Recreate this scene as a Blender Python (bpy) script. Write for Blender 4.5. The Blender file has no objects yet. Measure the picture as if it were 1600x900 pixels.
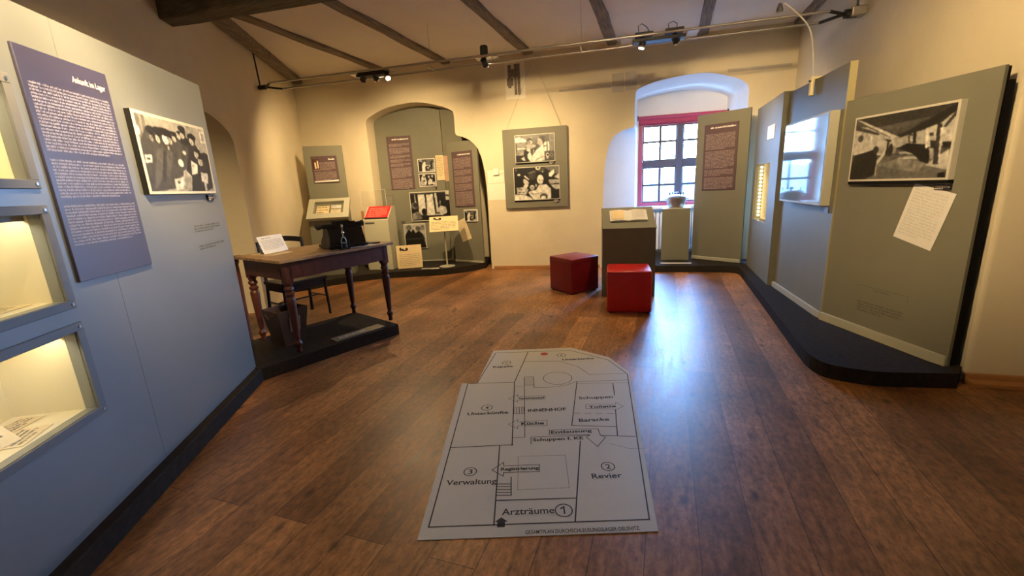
import bpy, bmesh, math, random
import numpy as np
from mathutils import Vector, Matrix
from mathutils.geometry import tessellate_polygon

# ------------------------------------------------------------------ camera, sky, exposure
SC = bpy.context.scene
C = SC.collection
cam_data = bpy.data.cameras.new('camera')
cam_data.sensor_width = 36.0
cam_data.lens = 668.0 / 1600.0 * 36.0
cam_data.clip_start = 0.02
cam_data.clip_end = 2000
cam = bpy.data.objects.new('camera', cam_data)
C.objects.link(cam)
def camera_axes():
    d = Vector((946 - 800, 3250 - 450, 668.0)).normalized()      # straight down, seen from the lens
    b = Vector((1040 - 800, 284 - 450, 668.0))                   # the floorboards' direction
    b = (b - d * b.dot(d)).normalized()
    up = -d
    x = b.cross(up)
    rows = (x, b, up)                                            # world axes in (right, down, forward)
    right = Vector([r[0] for r in rows]); down = Vector([r[1] for r in rows]); fwd = Vector([r[2] for r in rows])
    return right, -down, -fwd
_r, _u, _b = camera_axes()
cam.matrix_world = Matrix(((_r.x, _u.x, _b.x, 0), (_r.y, _u.y, _b.y, 0), (_r.z, _u.z, _b.z, 1.36), (0, 0, 0, 1)))
SC.camera = cam

world = bpy.data.worlds.new('sky')
SC.world = world
world.use_nodes = True
wn = world.node_tree.nodes; wl = world.node_tree.links
wn.clear()
w_out = wn.new('ShaderNodeOutputWorld'); w_bg = wn.new('ShaderNodeBackground')
w_tc = wn.new('ShaderNodeTexCoord'); w_sep = wn.new('ShaderNodeSeparateXYZ'); w_ramp = wn.new('ShaderNodeValToRGB')
w_ramp.color_ramp.elements[0].position = 0.0; w_ramp.color_ramp.elements[0].color = (0.27, 0.54, 1.0, 1)
w_ramp.color_ramp.elements[1].position = 0.6; w_ramp.color_ramp.elements[1].color = (0.18, 0.42, 1.0, 1)
wl.new(w_tc.outputs['Generated'], w_sep.inputs[0]); wl.new(w_sep.outputs['Z'], w_ramp.inputs[0])
wl.new(w_ramp.outputs[0], w_bg.inputs[0]); wl.new(w_bg.outputs[0], w_out.inputs[0])
w_bg.inputs[1].default_value = 125.0

VS = SC.view_settings
VS.view_transform = 'Standard'; VS.look = 'None'; VS.gamma = 1.0; VS.use_curve_mapping = False
VS.exposure = 0.35
SC.cycles.max_bounces = 8
SC.cycles.diffuse_bounces = 5
SC.cycles.sample_clamp_indirect = 6.0

WARM = (1.0, 0.70, 0.35)
LAMP_POWER = 215.0          # rail spots
WASH_POWER = 230.0          # second rail, nearer the lens

def sky_portal(name, loc, normal, sx, sy):
    l = bpy.data.lights.new(name, 'AREA'); l.shape = 'RECTANGLE'; l.size = sx; l.size_y = sy
    l.cycles.is_portal = True
    o = bpy.data.objects.new(name, l); C.objects.link(o)
    o.location = loc; o.rotation_euler = Vector(normal).to_track_quat('-Z', 'Y').to_euler()
    return o

def spot(name, loc, target, power, size=70, blend=1.0, color=WARM, radius=0.025):
    l = bpy.data.lights.new(name, 'SPOT'); l.energy = power; l.color = color
    l.spot_size = math.radians(size); l.spot_blend = blend; l.shadow_soft_size = radius
    o = bpy.data.objects.new(name, l); C.objects.link(o)
    o.location = loc
    o.rotation_euler = (Vector(target) - Vector(loc)).to_track_quat('-Z', 'Y').to_euler()
    return o

# ------------------------------------------------------------------ materials
def mat(name, color, rough=0.6, metal=0.0, spec=0.5, var=0.0, vscale=8.0, bump=0.0, bscale=40.0, stretch=None, color2=None, coat=0.0, coatrough=0.15):
    m = bpy.data.materials.new(name); m.use_nodes = True
    nt = m.node_tree; n = nt.nodes; L = nt.links
    p = n['Principled BSDF']
    p.inputs['Base Color'].default_value = (*color, 1); p.inputs['Roughness'].default_value = rough
    p.inputs['Metallic'].default_value = metal; p.inputs['Specular IOR Level'].default_value = spec
    if coat: p.inputs['Coat Weight'].default_value = coat; p.inputs['Coat Roughness'].default_value = coatrough
    tc = n.new('ShaderNodeTexCoord'); src = tc.outputs['Object']
    if stretch:
        mp = n.new('ShaderNodeMapping'); mp.inputs['Scale'].default_value = stretch
        L.new(src, mp.inputs[0]); src = mp.outputs[0]
    if var or color2:
        t = n.new('ShaderNodeTexNoise'); t.inputs['Scale'].default_value = vscale; t.inputs['Detail'].default_value = 6
        L.new(src, t.inputs['Vector'])
        r = n.new('ShaderNodeValToRGB')
        c2 = color2 or tuple(c * (1 - var) for c in color)
        r.color_ramp.elements[0].position = 0.32; r.color_ramp.elements[0].color = (*c2, 1)
        r.color_ramp.elements[1].position = 0.68; r.color_ramp.elements[1].color = (*color, 1)
        L.new(t.outputs['Fac'], r.inputs[0]); L.new(r.outputs[0], p.inputs['Base Color'])
    if bump:
        t2 = n.new('ShaderNodeTexNoise'); t2.inputs['Scale'].default_value = bscale; t2.inputs['Detail'].default_value = 5
        L.new(src, t2.inputs['Vector'])
        b = n.new('ShaderNodeBump'); b.inputs['Strength'].default_value = bump; b.inputs['Distance'].default_value = 0.01
        L.new(t2.outputs['Fac'], b.inputs['Height']); L.new(b.outputs[0], p.inputs['Normal'])
    return m

def emission(name, color, strength):
    m = bpy.data.materials.new(name); m.use_nodes = True
    n = m.node_tree.nodes; n.clear()
    e = n.new('ShaderNodeEmission'); o = n.new('ShaderNodeOutputMaterial')
    e.inputs[0].default_value = (*color, 1); e.inputs[1].default_value = strength
    m.node_tree.links.new(e.outputs[0], o.inputs[0]); return m

def glass(name, tint=(1, 1, 1), gloss=0.06):
    m = bpy.data.materials.new(name); m.use_nodes = True
    n = m.node_tree.nodes; n.clear(); L = m.node_tree.links
    o = n.new('ShaderNodeOutputMaterial'); mx = n.new('ShaderNodeMixShader')
    t = n.new('ShaderNodeBsdfTransparent'); g = n.new('ShaderNodeBsdfGlossy'); f = n.new('ShaderNodeLayerWeight')
    t.inputs[0].default_value = (*tint, 1); g.inputs['Roughness'].default_value = 0.02
    pw = n.new('ShaderNodeMath'); pw.operation = 'POWER'; pw.inputs[1].default_value = 5.0
    sc = n.new('ShaderNodeMath'); sc.operation = 'MULTIPLY_ADD'; sc.inputs[1].default_value = 0.6; sc.inputs[2].default_value = 0.02
    f.inputs[0].default_value = 0.5
    L.new(f.outputs['Facing'], pw.inputs[0]); L.new(pw.outputs[0], sc.inputs[0])
    L.new(sc.outputs[0], mx.inputs[0]); L.new(t.outputs[0], mx.inputs[1]); L.new(g.outputs[0], mx.inputs[2]); L.new(mx.outputs[0], o.inputs[0])
    return m

def floor_material():
    m = bpy.data.materials.new('floorboards'); m.use_nodes = True
    n = m.node_tree.nodes; L = m.node_tree.links; p = n['Principled BSDF']
    tc = n.new('ShaderNodeTexCoord')
    mp = n.new('ShaderNodeMapping'); mp.inputs['Rotation'].default_value = (0, 0, math.radians(90)); mp.inputs['Location'].default_value = (0.0, 0.032, 0)
    L.new(tc.outputs['Object'], mp.inputs[0])
    br = n.new('ShaderNodeTexBrick')
    br.offset = 0.37; br.offset_frequency = 2; br.squash = 1.0
    br.inputs['Scale'].default_value = 1.0; br.inputs['Brick Width'].default_value = 3.1; br.inputs['Row Height'].default_value = 0.195
    br.inputs['Mortar Size'].default_value = 0.0018; br.inputs['Mortar Smooth'].default_value = 0.2; br.inputs['Bias'].default_value = 0.0
    br.inputs['Color1'].default_value = (0, 0, 0, 1); br.inputs['Color2'].default_value = (1, 1, 1, 1); br.inputs['Mortar'].default_value = (0.5, 0.5, 0.5, 1)
    L.new(mp.outputs[0], br.inputs['Vector'])
    ramp = n.new('ShaderNodeValToRGB')
    ramp.color_ramp.elements[0].color = (0.215, 0.086, 0.030, 1); ramp.color_ramp.elements[1].color = (0.48, 0.215, 0.075, 1)
    L.new(br.outputs['Color'], ramp.inputs[0])
    # grain: noise drawn out along the boards
    mg = n.new('ShaderNodeMapping'); mg.inputs['Scale'].default_value = (30, 4.5, 1); L.new(tc.outputs['Object'], mg.inputs[0])
    ng = n.new('ShaderNodeTexNoise'); ng.inputs['Scale'].default_value = 1.0; ng.inputs['Detail'].default_value = 8; ng.inputs['Distortion'].default_value = 0.6
    L.new(mg.outputs[0], ng.inputs['Vector'])
    rg = n.new('ShaderNodeMapRange'); rg.inputs['From Min'].default_value = 0.3; rg.inputs['From Max'].default_value = 0.7; rg.inputs['To Min'].default_value = 0.62; rg.inputs['To Max'].default_value = 1.2
    L.new(ng.outputs['Fac'], rg.inputs[0])
    # worn patches
    nw = n.new('ShaderNodeTexNoise'); nw.inputs['Scale'].default_value = 2.3; nw.inputs['Detail'].default_value = 7
    L.new(tc.outputs['Object'], nw.inputs['Vector'])
    rw = n.new('ShaderNodeMapRange'); rw.inputs['From Min'].default_value = 0.3; rw.inputs['From Max'].default_value = 0.7; rw.inputs['To Min'].default_value = 0.62; rw.inputs['To Max'].default_value = 1.2
    L.new(nw.outputs['Fac'], rw.inputs[0])
    # knots
    mk = n.new('ShaderNodeMapping'); mk.inputs['Scale'].default_value = (6.5, 3.4, 1); L.new(tc.outputs['Object'], mk.inputs[0])
    vk = n.new('ShaderNodeTexVoronoi'); vk.inputs['Scale'].default_value = 1.0; L.new(mk.outputs[0], vk.inputs['Vector'])
    rk = n.new('ShaderNodeMapRange'); rk.inputs['From Min'].default_value = 0.03; rk.inputs['From Max'].default_value = 0.17; rk.inputs['To Min'].default_value = 0.2; rk.inputs['To Max'].default_value = 1.0
    L.new(vk.outputs['Distance'], rk.inputs[0])
    def mul(a, b):
        x = n.new('ShaderNodeMath'); x.operation = 'MULTIPLY'; L.new(a, x.inputs[0]); L.new(b, x.inputs[1]); return x.outputs[0]
    seam = n.new('ShaderNodeMapRange'); seam.inputs['To Min'].default_value = 1.0; seam.inputs['To Max'].default_value = 0.25; L.new(br.outputs['Fac'], seam.inputs[0])
    ns = n.new('ShaderNodeTexNoise'); ns.inputs['Scale'].default_value = 26.0; ns.inputs['Detail'].default_value = 9; ns.inputs['Roughness'].default_value = 0.72
    ms = n.new('ShaderNodeMapping'); ms.inputs['Scale'].default_value = (1.6, 0.8, 1); L.new(tc.outputs['Object'], ms.inputs[0]); L.new(ms.outputs[0], ns.inputs['Vector'])
    rs = n.new('ShaderNodeMapRange'); rs.inputs['From Min'].default_value = 0.34; rs.inputs['From Max'].default_value = 0.6; rs.inputs['To Min'].default_value = 0.45; rs.inputs['To Max'].default_value = 1.12
    L.new(ns.outputs['Fac'], rs.inputs[0])
    k = mul(mul(mul(rg.outputs[0], rw.outputs[0]), rs.outputs[0]), mul(rk.outputs[0], seam.outputs[0]))
    vm = n.new('ShaderNodeVectorMath'); vm.operation = 'SCALE'; L.new(ramp.outputs[0], vm.inputs[0]); L.new(k, vm.inputs['Scale'])
    L.new(vm.outputs[0], p.inputs['Base Color'])
    rr = n.new('ShaderNodeMapRange'); rr.inputs['To Min'].default_value = 0.30; rr.inputs['To Max'].default_value = 0.52; L.new(ng.outputs['Fac'], rr.inputs[0])
    L.new(rr.outputs[0], p.inputs['Roughness'])
    b = n.new('ShaderNodeBump'); b.inputs['Strength'].default_value = 0.12; b.inputs['Distance'].default_value = 0.004
    L.new(k, b.inputs['Height']); L.new(b.outputs[0], p.inputs['Normal'])
    p.inputs['Specular IOR Level'].default_value = 0.5
    return m

def photo_material():
    m = bpy.data.materials.new('photo_print'); m.use_nodes = True
    n = m.node_tree.nodes; L = m.node_tree.links; p = n['Principled BSDF']
    a = n.new('ShaderNodeVertexColor'); a.layer_name = 'Tone'
    L.new(a.outputs[0], p.inputs['Base Color']); p.inputs['Roughness'].default_value = 0.35
    return m

M = dict(
    plaster=mat('lime_plaster', (0.68, 0.60, 0.43), 0.92, var=0.10, vscale=1.6, bump=0.35, bscale=14, spec=0.15),
    whitewash=mat('whitewash', (0.80, 0.79, 0.76), 0.92, var=0.05, vscale=2.5, bump=0.25, bscale=12, spec=0.15),
    ceiling=mat('ceiling_plaster', (0.80, 0.74, 0.66), 0.95, var=0.10, vscale=1.3, bump=0.3, bscale=9, spec=0.1),
    floor=floor_material(),
    oldwood=mat('old_beam_wood', (0.27, 0.22, 0.17), 0.85, var=0.5, vscale=3.5, bump=0.5, bscale=6, stretch=(14, 1.2, 8), spec=0.2),
    beamwood=mat('dark_beam_wood', (0.15, 0.125, 0.085), 0.85, var=0.5, vscale=3.5, bump=0.5, bscale=6, stretch=(1.2, 14, 10), spec=0.2),
    panel=mat('grey_green_panel', (0.175, 0.17, 0.125), 0.62, var=0.06, vscale=5, spec=0.35),
    panelblue=mat('panel_grey', (0.145, 0.16, 0.165), 0.42, var=0.05, vscale=6, spec=0.8, coat=0.8, coatrough=0.34),
    paleedge=mat('pale_panel_edge', (0.40, 0.39, 0.30), 0.6),
    caselining=mat('cream_case_lining', (0.74, 0.68, 0.50), 0.8),
    caseframe=mat('grey_case_frame', (0.16, 0.165, 0.17), 0.5),
    black=mat('black_plinth', (0.032, 0.027, 0.022), 0.9, var=0.3, vscale=30, spec=0.08),
    blackgloss=mat('black_lacquer', (0.008, 0.008, 0.009), 0.35, spec=0.5),
    blackedge=mat('black_edge', (0.008, 0.008, 0.008), 0.85, spec=0.1),
    textboard=mat('aubergine_text_board', (0.085, 0.05, 0.055), 0.5),
    blueboard=mat('violet_text_board', (0.036, 0.036, 0.085), 0.38, spec=0.8, coat=0.45, coatrough=0.28),
    lavender=mat('lavender_lettering', (0.42, 0.42, 0.56), 0.6),
    stripedge=mat('ochre_panel_edge', (0.30, 0.26, 0.13), 0.6),
    bodytext=mat('muted_lettering', (0.40, 0.31, 0.28), 0.6),
    lettering=mat('white_lettering', (0.72, 0.66, 0.60), 0.6),
    noticeink=mat('notice_ink', (0.75, 0.25, 0.2), 0.6),
    cabinet=mat('pale_cabinet_paint', (0.46, 0.455, 0.34), 0.55),
    ink=mat('black_ink', (0.015, 0.015, 0.015), 0.7),
    greyink=mat('grey_ink', (0.30, 0.29, 0.26), 0.7),
    fadedink=mat('faded_ink', (0.095, 0.09, 0.068), 0.7),
    paper=mat('white_paper', (0.72, 0.70, 0.66), 0.75, var=0.04, vscale=20),
    planpaper=mat('plan_sheet', (0.60, 0.60, 0.59), 0.6, var=0.07, vscale=220, spec=0.3),
    oldpaper=mat('aged_paper', (0.74, 0.62, 0.40), 0.8, var=0.12, vscale=14),
    creamcard=mat('cream_card', (0.76, 0.60, 0.34), 0.7, var=0.06, vscale=9),
    shadedpaper=mat('shaded_pink_paper', (0.56, 0.36, 0.25), 0.8, var=0.1, vscale=12),
    photo=photo_material(),
    photoframe=mat('light_frame', (0.55, 0.53, 0.45), 0.5),
    red=mat('red_leatherette', (0.52, 0.012, 0.014), 0.34, var=0.12, vscale=12, bump=0.12, bscale=120, spec=0.5),
    darkred=mat('dark_red_leatherette', (0.20, 0.006, 0.016), 0.36, var=0.12, vscale=12, bump=0.12, bscale=120, spec=0.5),
    redcard=mat('red_card', (0.62, 0.02, 0.02), 0.4),
    reddot=mat('red_dot', (0.45, 0.05, 0.03), 0.6),
    tablewood=mat('worn_table_top', (0.36, 0.24, 0.12), 0.5, color2=(0.18, 0.10, 0.045), vscale=4, stretch=(2, 16, 4), bump=0.2, bscale=10),
    redwood=mat('red_brown_stain', (0.085, 0.022, 0.011), 0.42, var=0.45, vscale=4, stretch=(10, 10, 2), spec=0.5),
    darkwood=mat('dark_basket_wood', (0.06, 0.032, 0.02), 0.6, var=0.4, vscale=6),
    orangewood=mat('pine_trim', (0.42, 0.20, 0.07), 0.5, var=0.25, vscale=5),
    door=mat('dark_door_wood', (0.07, 0.05, 0.035), 0.7, var=0.4, vscale=4, stretch=(10, 10, 1)),
    steel=mat('brushed_steel', (0.42, 0.41, 0.39), 0.32, metal=1.0),
    chrome=mat('chrome', (0.75, 0.75, 0.75), 0.12, metal=1.0),
    brass=mat('warm_steel', (0.42, 0.39, 0.34), 0.38, metal=1.0),
    aluminium=mat('aluminium_pot', (0.55, 0.55, 0.56), 0.3, metal=1.0),
    darkmetal=mat('dark_metal', (0.03, 0.03, 0.032), 0.45, metal=0.6),
    plate=mat('dark_sign_plate', (0.085, 0.078, 0.068), 0.35, spec=0.6),
    whitepaint=mat('white_paint', (0.78, 0.78, 0.76), 0.45),
    sash=mat('window_sash_paint', (0.055, 0.05, 0.07), 0.5),
    redframe=mat('red_window_frame', (0.30, 0.035, 0.06), 0.45),
    blind=mat('red_blind_fabric', (0.36, 0.03, 0.06), 0.7),
    pane=glass('window_glass'),
    caseglass=glass('case_glass'),
    bulb=emission('lamp_glow', (1.0, 0.86, 0.62), 30),
    niche_bulb=emission('niche_bulb_glow', (1.0, 0.80, 0.42), 16),
    led=emission('case_light_strip', (1.0, 0.85, 0.55), 38.0),
    patch=mat('greyish_patch', (0.52, 0.47, 0.39), 0.9, var=0.12, vscale=6),
    palepatch=mat('pale_paint_patch', (0.76, 0.72, 0.60), 0.9),
    fabricwhite=mat('white_plastic', (0.8, 0.79, 0.75), 0.4),
    yellowplastic=mat('yellowed_plastic', (0.62, 0.54, 0.30), 0.4),
    cord=mat('translucent_cord', (0.58, 0.56, 0.50), 0.4),
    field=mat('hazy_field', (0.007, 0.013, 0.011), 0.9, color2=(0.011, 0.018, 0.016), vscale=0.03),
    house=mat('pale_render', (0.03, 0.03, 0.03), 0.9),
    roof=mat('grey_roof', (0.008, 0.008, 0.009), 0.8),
    green=mat('patinated_brass', (0.05, 0.075, 0.04), 0.5, metal=0.4),
)

# ------------------------------------------------------------------ mesh building
class MB:
    def __init__(self): self.bm = bmesh.new()
    def poly(self, pts):
        return self.bm.faces.new([self.bm.verts.new(p) for p in pts])
    def box(self, x0, x1, y0, y1, z0, z1, bev=0.0, seg=2):
        v = [self.bm.verts.new((x, y, z)) for x in (x0, x1) for y in (y0, y1) for z in (z0, z1)]
        fs = [self.bm.faces.new([v[i] for i in q]) for q in ((0, 1, 3, 2), (4, 6, 7, 5), (0, 4, 5, 1), (2, 3, 7, 6), (0, 2, 6, 4), (1, 5, 7, 3))]
        if bev:
            es = list({e for f in fs for e in f.edges})
            bmesh.ops.bevel(self.bm, geom=es, offset=bev, segments=seg, profile=0.5, affect='EDGES')
        return self
    def hexa(self, p):
        """eight corners: bottom four then top four, both counter-clockwise"""
        v = [self.bm.verts.new(q) for q in p]
        for q in ((3, 2, 1, 0), (4, 5, 6, 7), (0, 1, 5, 4), (1, 2, 6, 5), (2, 3, 7, 6), (3, 0, 4, 7)):
            self.bm.faces.new([v[i] for i in q])
        return self
    def prism(self, pts, a, b, axis='z'):
        f = {'z': lambda p, t: (p[0], p[1], t), 'y': lambda p, t: (p[0], t, p[1]), 'x': lambda p, t: (t, p[0], p[1])}[axis]
        lo = [self.bm.verts.new(f(p, a)) for p in pts]; hi = [self.bm.verts.new(f(p, b)) for p in pts]
        n = len(pts); fs = []
        for i in range(n):
            fs.append(self.bm.faces.new((lo[i], lo[(i + 1) % n], hi[(i + 1) % n], hi[i])))
        if n <= 4:
            self.bm.faces.new(lo[::-1]); self.bm.faces.new(hi)
        else:
            for tri in tessellate_polygon([[Vector((p[0], p[1], 0)) for p in pts]]):
                for ring in (lo, hi):
                    try: self.bm.faces.new([ring[k] for k in tri])
                    except ValueError: pass
        return self
    def tube(self, pts, r, seg=8, r_end=None, cap=True):
        pts = [Vector(p) for p in pts]; rings = []; n = len(pts)
        ref = Vector((0, 0, 1))
        for i, p in enumerate(pts):
            t = (pts[min(i + 1, n - 1)] - pts[max(i - 1, 0)]).normalized()
            if abs(t.dot(ref)) > 0.95: ref = Vector((1, 0, 0)) if abs(t.x) < 0.9 else Vector((0, 1, 0))
            a = t.cross(ref).normalized(); b = t.cross(a)
            rr = r if r_end is None else r + (r_end - r) * i / max(1, n - 1)
            rings.append([self.bm.verts.new(p + a * rr * math.cos(2 * math.pi * k / seg) + b * rr * math.sin(2 * math.pi * k / seg)) for k in range(seg)])
        for i in range(n - 1):
            for k in range(seg):
                self.bm.faces.new((rings[i][k], rings[i][(k + 1) % seg], rings[i + 1][(k + 1) % seg], rings[i + 1][k]))
        if cap:
            self.bm.faces.new(rings[0][::-1]); self.bm.faces.new(rings[-1])
        return self
    def lathe(self, prof, cx=0, cy=0, seg=20, z=0):
        rings = []
        for r, h in prof:
            rings.append([self.bm.verts.new((cx + r * math.cos(2 * math.pi * k / seg), cy + r * math.sin(2 * math.pi * k / seg), z + h)) for k in range(seg)])
        for i in range(len(rings) - 1):
            for k in range(seg):
                self.bm.faces.new((rings[i][k], rings[i][(k + 1) % seg], rings[i + 1][(k + 1) % seg], rings[i + 1][k]))
        self.bm.faces.new(rings[0][::-1]); self.bm.faces.new(rings[-1])
        return self
    def sheet(self, pts, t):
        """a thin slab from a planar outline, t thick along its normal"""
        p = [Vector(q) for q in pts]
        nrm = (p[1] - p[0]).cross(p[-1] - p[0]).normalized() * t
        lo = [self.bm.verts.new(q) for q in p]; hi = [self.bm.verts.new(q + nrm) for q in p]; n = len(p)
        for i in range(n): self.bm.faces.new((lo[i], lo[(i + 1) % n], hi[(i + 1) % n], hi[i]))
        self.bm.faces.new(lo[::-1]); self.bm.faces.new(hi)
        return self
    def line(self, a, b, w, z):
        """a drawn stroke lying flat at height z"""
        a = Vector((a[0], a[1])); b = Vector((b[0], b[1])); d = (b - a)
        if d.length < 1e-6: return self
        d.normalize(); n = Vector((-d.y, d.x)) * w / 2; e = d * w / 2
        self.poly([(q.x, q.y, z) for q in (a - e - n, b + e - n, b + e + n, a - e + n)])
        return self
    def add(self, verts, faces, f=lambda v: v):
        vs = [self.bm.verts.new(f(v)) for v in verts]
        for q in faces:
            try: self.bm.faces.new([vs[i] for i in q])
            except ValueError: pass
        return self
    def build(self, name, material, parent=None, smooth=False, recalc=True):
        if recalc: bmesh.ops.recalc_face_normals(self.bm, faces=self.bm.faces)
        me = bpy.data.meshes.new(name); self.bm.to_mesh(me); self.bm.free()
        me.materials.append(M[material] if isinstance(material, str) else material)
        if smooth:
            for p in me.polygons: p.use_smooth = True
            try: me.set_sharp_from_angle(angle=math.radians(40))
            except Exception: pass
        o = bpy.data.objects.new(name, me); C.objects.link(o)
        if parent: o.parent = parent
        return o

def tag(o, label=None, cat=None, group=None, kind=None):
    if label: o['label'] = label
    if cat: o['category'] = cat
    if group: o['group'] = group
    if kind: o['kind'] = kind
    return o
def thing(name, label, cat, loc=(0, 0, 0), ang=0.0, group=None, rot=None):
    o = bpy.data.objects.new(name, None); C.objects.link(o)
    o.empty_display_size = 0.1
    o.location = loc; o.rotation_euler = rot or (0, 0, math.radians(ang))
    return tag(o, label, cat, group)
def place(o, loc, ang=0.0):
    o.location = loc; o.rotation_euler = (0, 0, math.radians(ang)); return o
def struct(o): o['kind'] = 'structure'; return o

class Frame:
    """a vertical plane: origin on it, u along it, w out of it into the room, z up"""
    def __init__(self, x, y, ang):
        a = math.radians(ang); self.o = Vector((x, y, 0)); self.ang = ang
        self.d = Vector((math.cos(a), math.sin(a), 0)); self.n = Vector((math.sin(a), -math.cos(a), 0))
    def p(self, u, z, w=0.0): return self.o + self.d * u + self.n * w + Vector((0, 0, z))

BACK = Frame(-2.745, 6.662, 8.0)
LEFTWALL = Frame(-4.62, 3.79, 119.5)
LEFT = Frame(-2.023, 0.605, 119.5)
ARCH = Frame(-4.166, 6.774, 14.2)
STELE = Frame(-3.449, 6.778, -12.2)
KIOSK = Frame(-5.41, 5.585, 29.2)
RIGHTA = Frame(1.119, 6.745, -89.0)
RIGHTB = Frame(1.196, 5.46, -84.7)
RIGHTC = Frame(1.323, 4.195, -66.1)
WINPANEL = Frame(0.466, 7.237, -30.6)

# ------------------------------------------------------------------ writing
_txt = {}
def glyphs(body, bold=0.0):
    key = (body, bold)
    if key not in _txt:
        cu = bpy.data.curves.new('lettering_source', 'FONT'); cu.body = body; cu.size = 1.0; cu.offset = bold; cu.resolution_u = 3
        ob = bpy.data.objects.new('lettering_source', cu); C.objects.link(ob)
        bpy.context.view_layer.update()
        ev = ob.evaluated_get(bpy.context.evaluated_depsgraph_get()); me = ev.to_mesh()
        v = [tuple(x.co) for x in me.vertices]; f = [tuple(p.vertices) for p in me.polygons]
        ev.to_mesh_clear(); bpy.data.objects.remove(ob); bpy.data.curves.remove(cu)
        x0 = min(p[0] for p in v); x1 = max(p[0] for p in v); y0 = min(p[1] for p in v); y1 = max(p[1] for p in v)
        _txt[key] = ([((p[0] - x0) / (x1 - x0), p[1] - 0.0, 0) for p in v], f, (x1 - x0))
    return _txt[key]
def write(mb, body, x0, x1, base, f, capheight=None, bold=0.0):
    """set a word from x0 to x1 on the line `base`; f maps (along, up) to the surface"""
    v, fc, w = glyphs(body, bold)
    sx = x1 - x0; sy = (capheight / 0.69) if capheight else sx / w
    mb.add(v, fc, lambda p: f(x0 + p[0] * sx, base + p[1] * sy))

def micro(mb, x0, x1, top, lines, lead, f, seed, xh=0.5, breaks=(), ragged=0.55, char=0.42, weight=0.15):
    """lines of print too small to read: strokes of letter height, in words"""
    r = random.Random(seed)
    for i in range(lines):
        base = top - (i + 0.8) * lead
        end = x1
        if i in breaks: continue
        if i == lines - 1 or (i + 1) in breaks: end = min(x1, x0 + (x1 - x0) * (ragged + 0.3 * r.random()))
        x = x0; h = lead * xh; cw = lead * char; sw = lead * weight
        left = r.randint(3, 11)
        while x + cw * 0.9 < end:
            up = h * (1.45 if r.random() < 0.3 else 1.0); lo = base - (h * 0.4 if r.random() < 0.08 else 0)
            mb.poly([f(x, lo), f(x + sw, lo), f(x + sw, base + up), f(x, base + up)])
            k = r.random()
            if k < 0.65:
                xr = x + cw * 0.58
                mb.poly([f(xr, base), f(xr + sw, base), f(xr + sw, base + h), f(xr, base + h)])
                yb = base + h - sw if k < 0.35 else base
                mb.poly([f(x + sw, yb), f(xr, yb), f(xr, yb + sw), f(x + sw, yb + sw)])
            elif k < 0.85:
                mb.poly([f(x + sw, base), f(x + cw * 0.6, base), f(x + cw * 0.6, base + sw), f(x + sw, base + sw)])
                mb.poly([f(x + sw, base + h * .45), f(x + cw * 0.6, base + h * .45), f(x + cw * 0.6, base + h * .45 + sw), f(x + sw, base + h * .45 + sw)])
            x += cw; left -= 1
            if left <= 0: x += cw * 0.7; left = r.randint(2, 12)
    return mb

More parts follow.
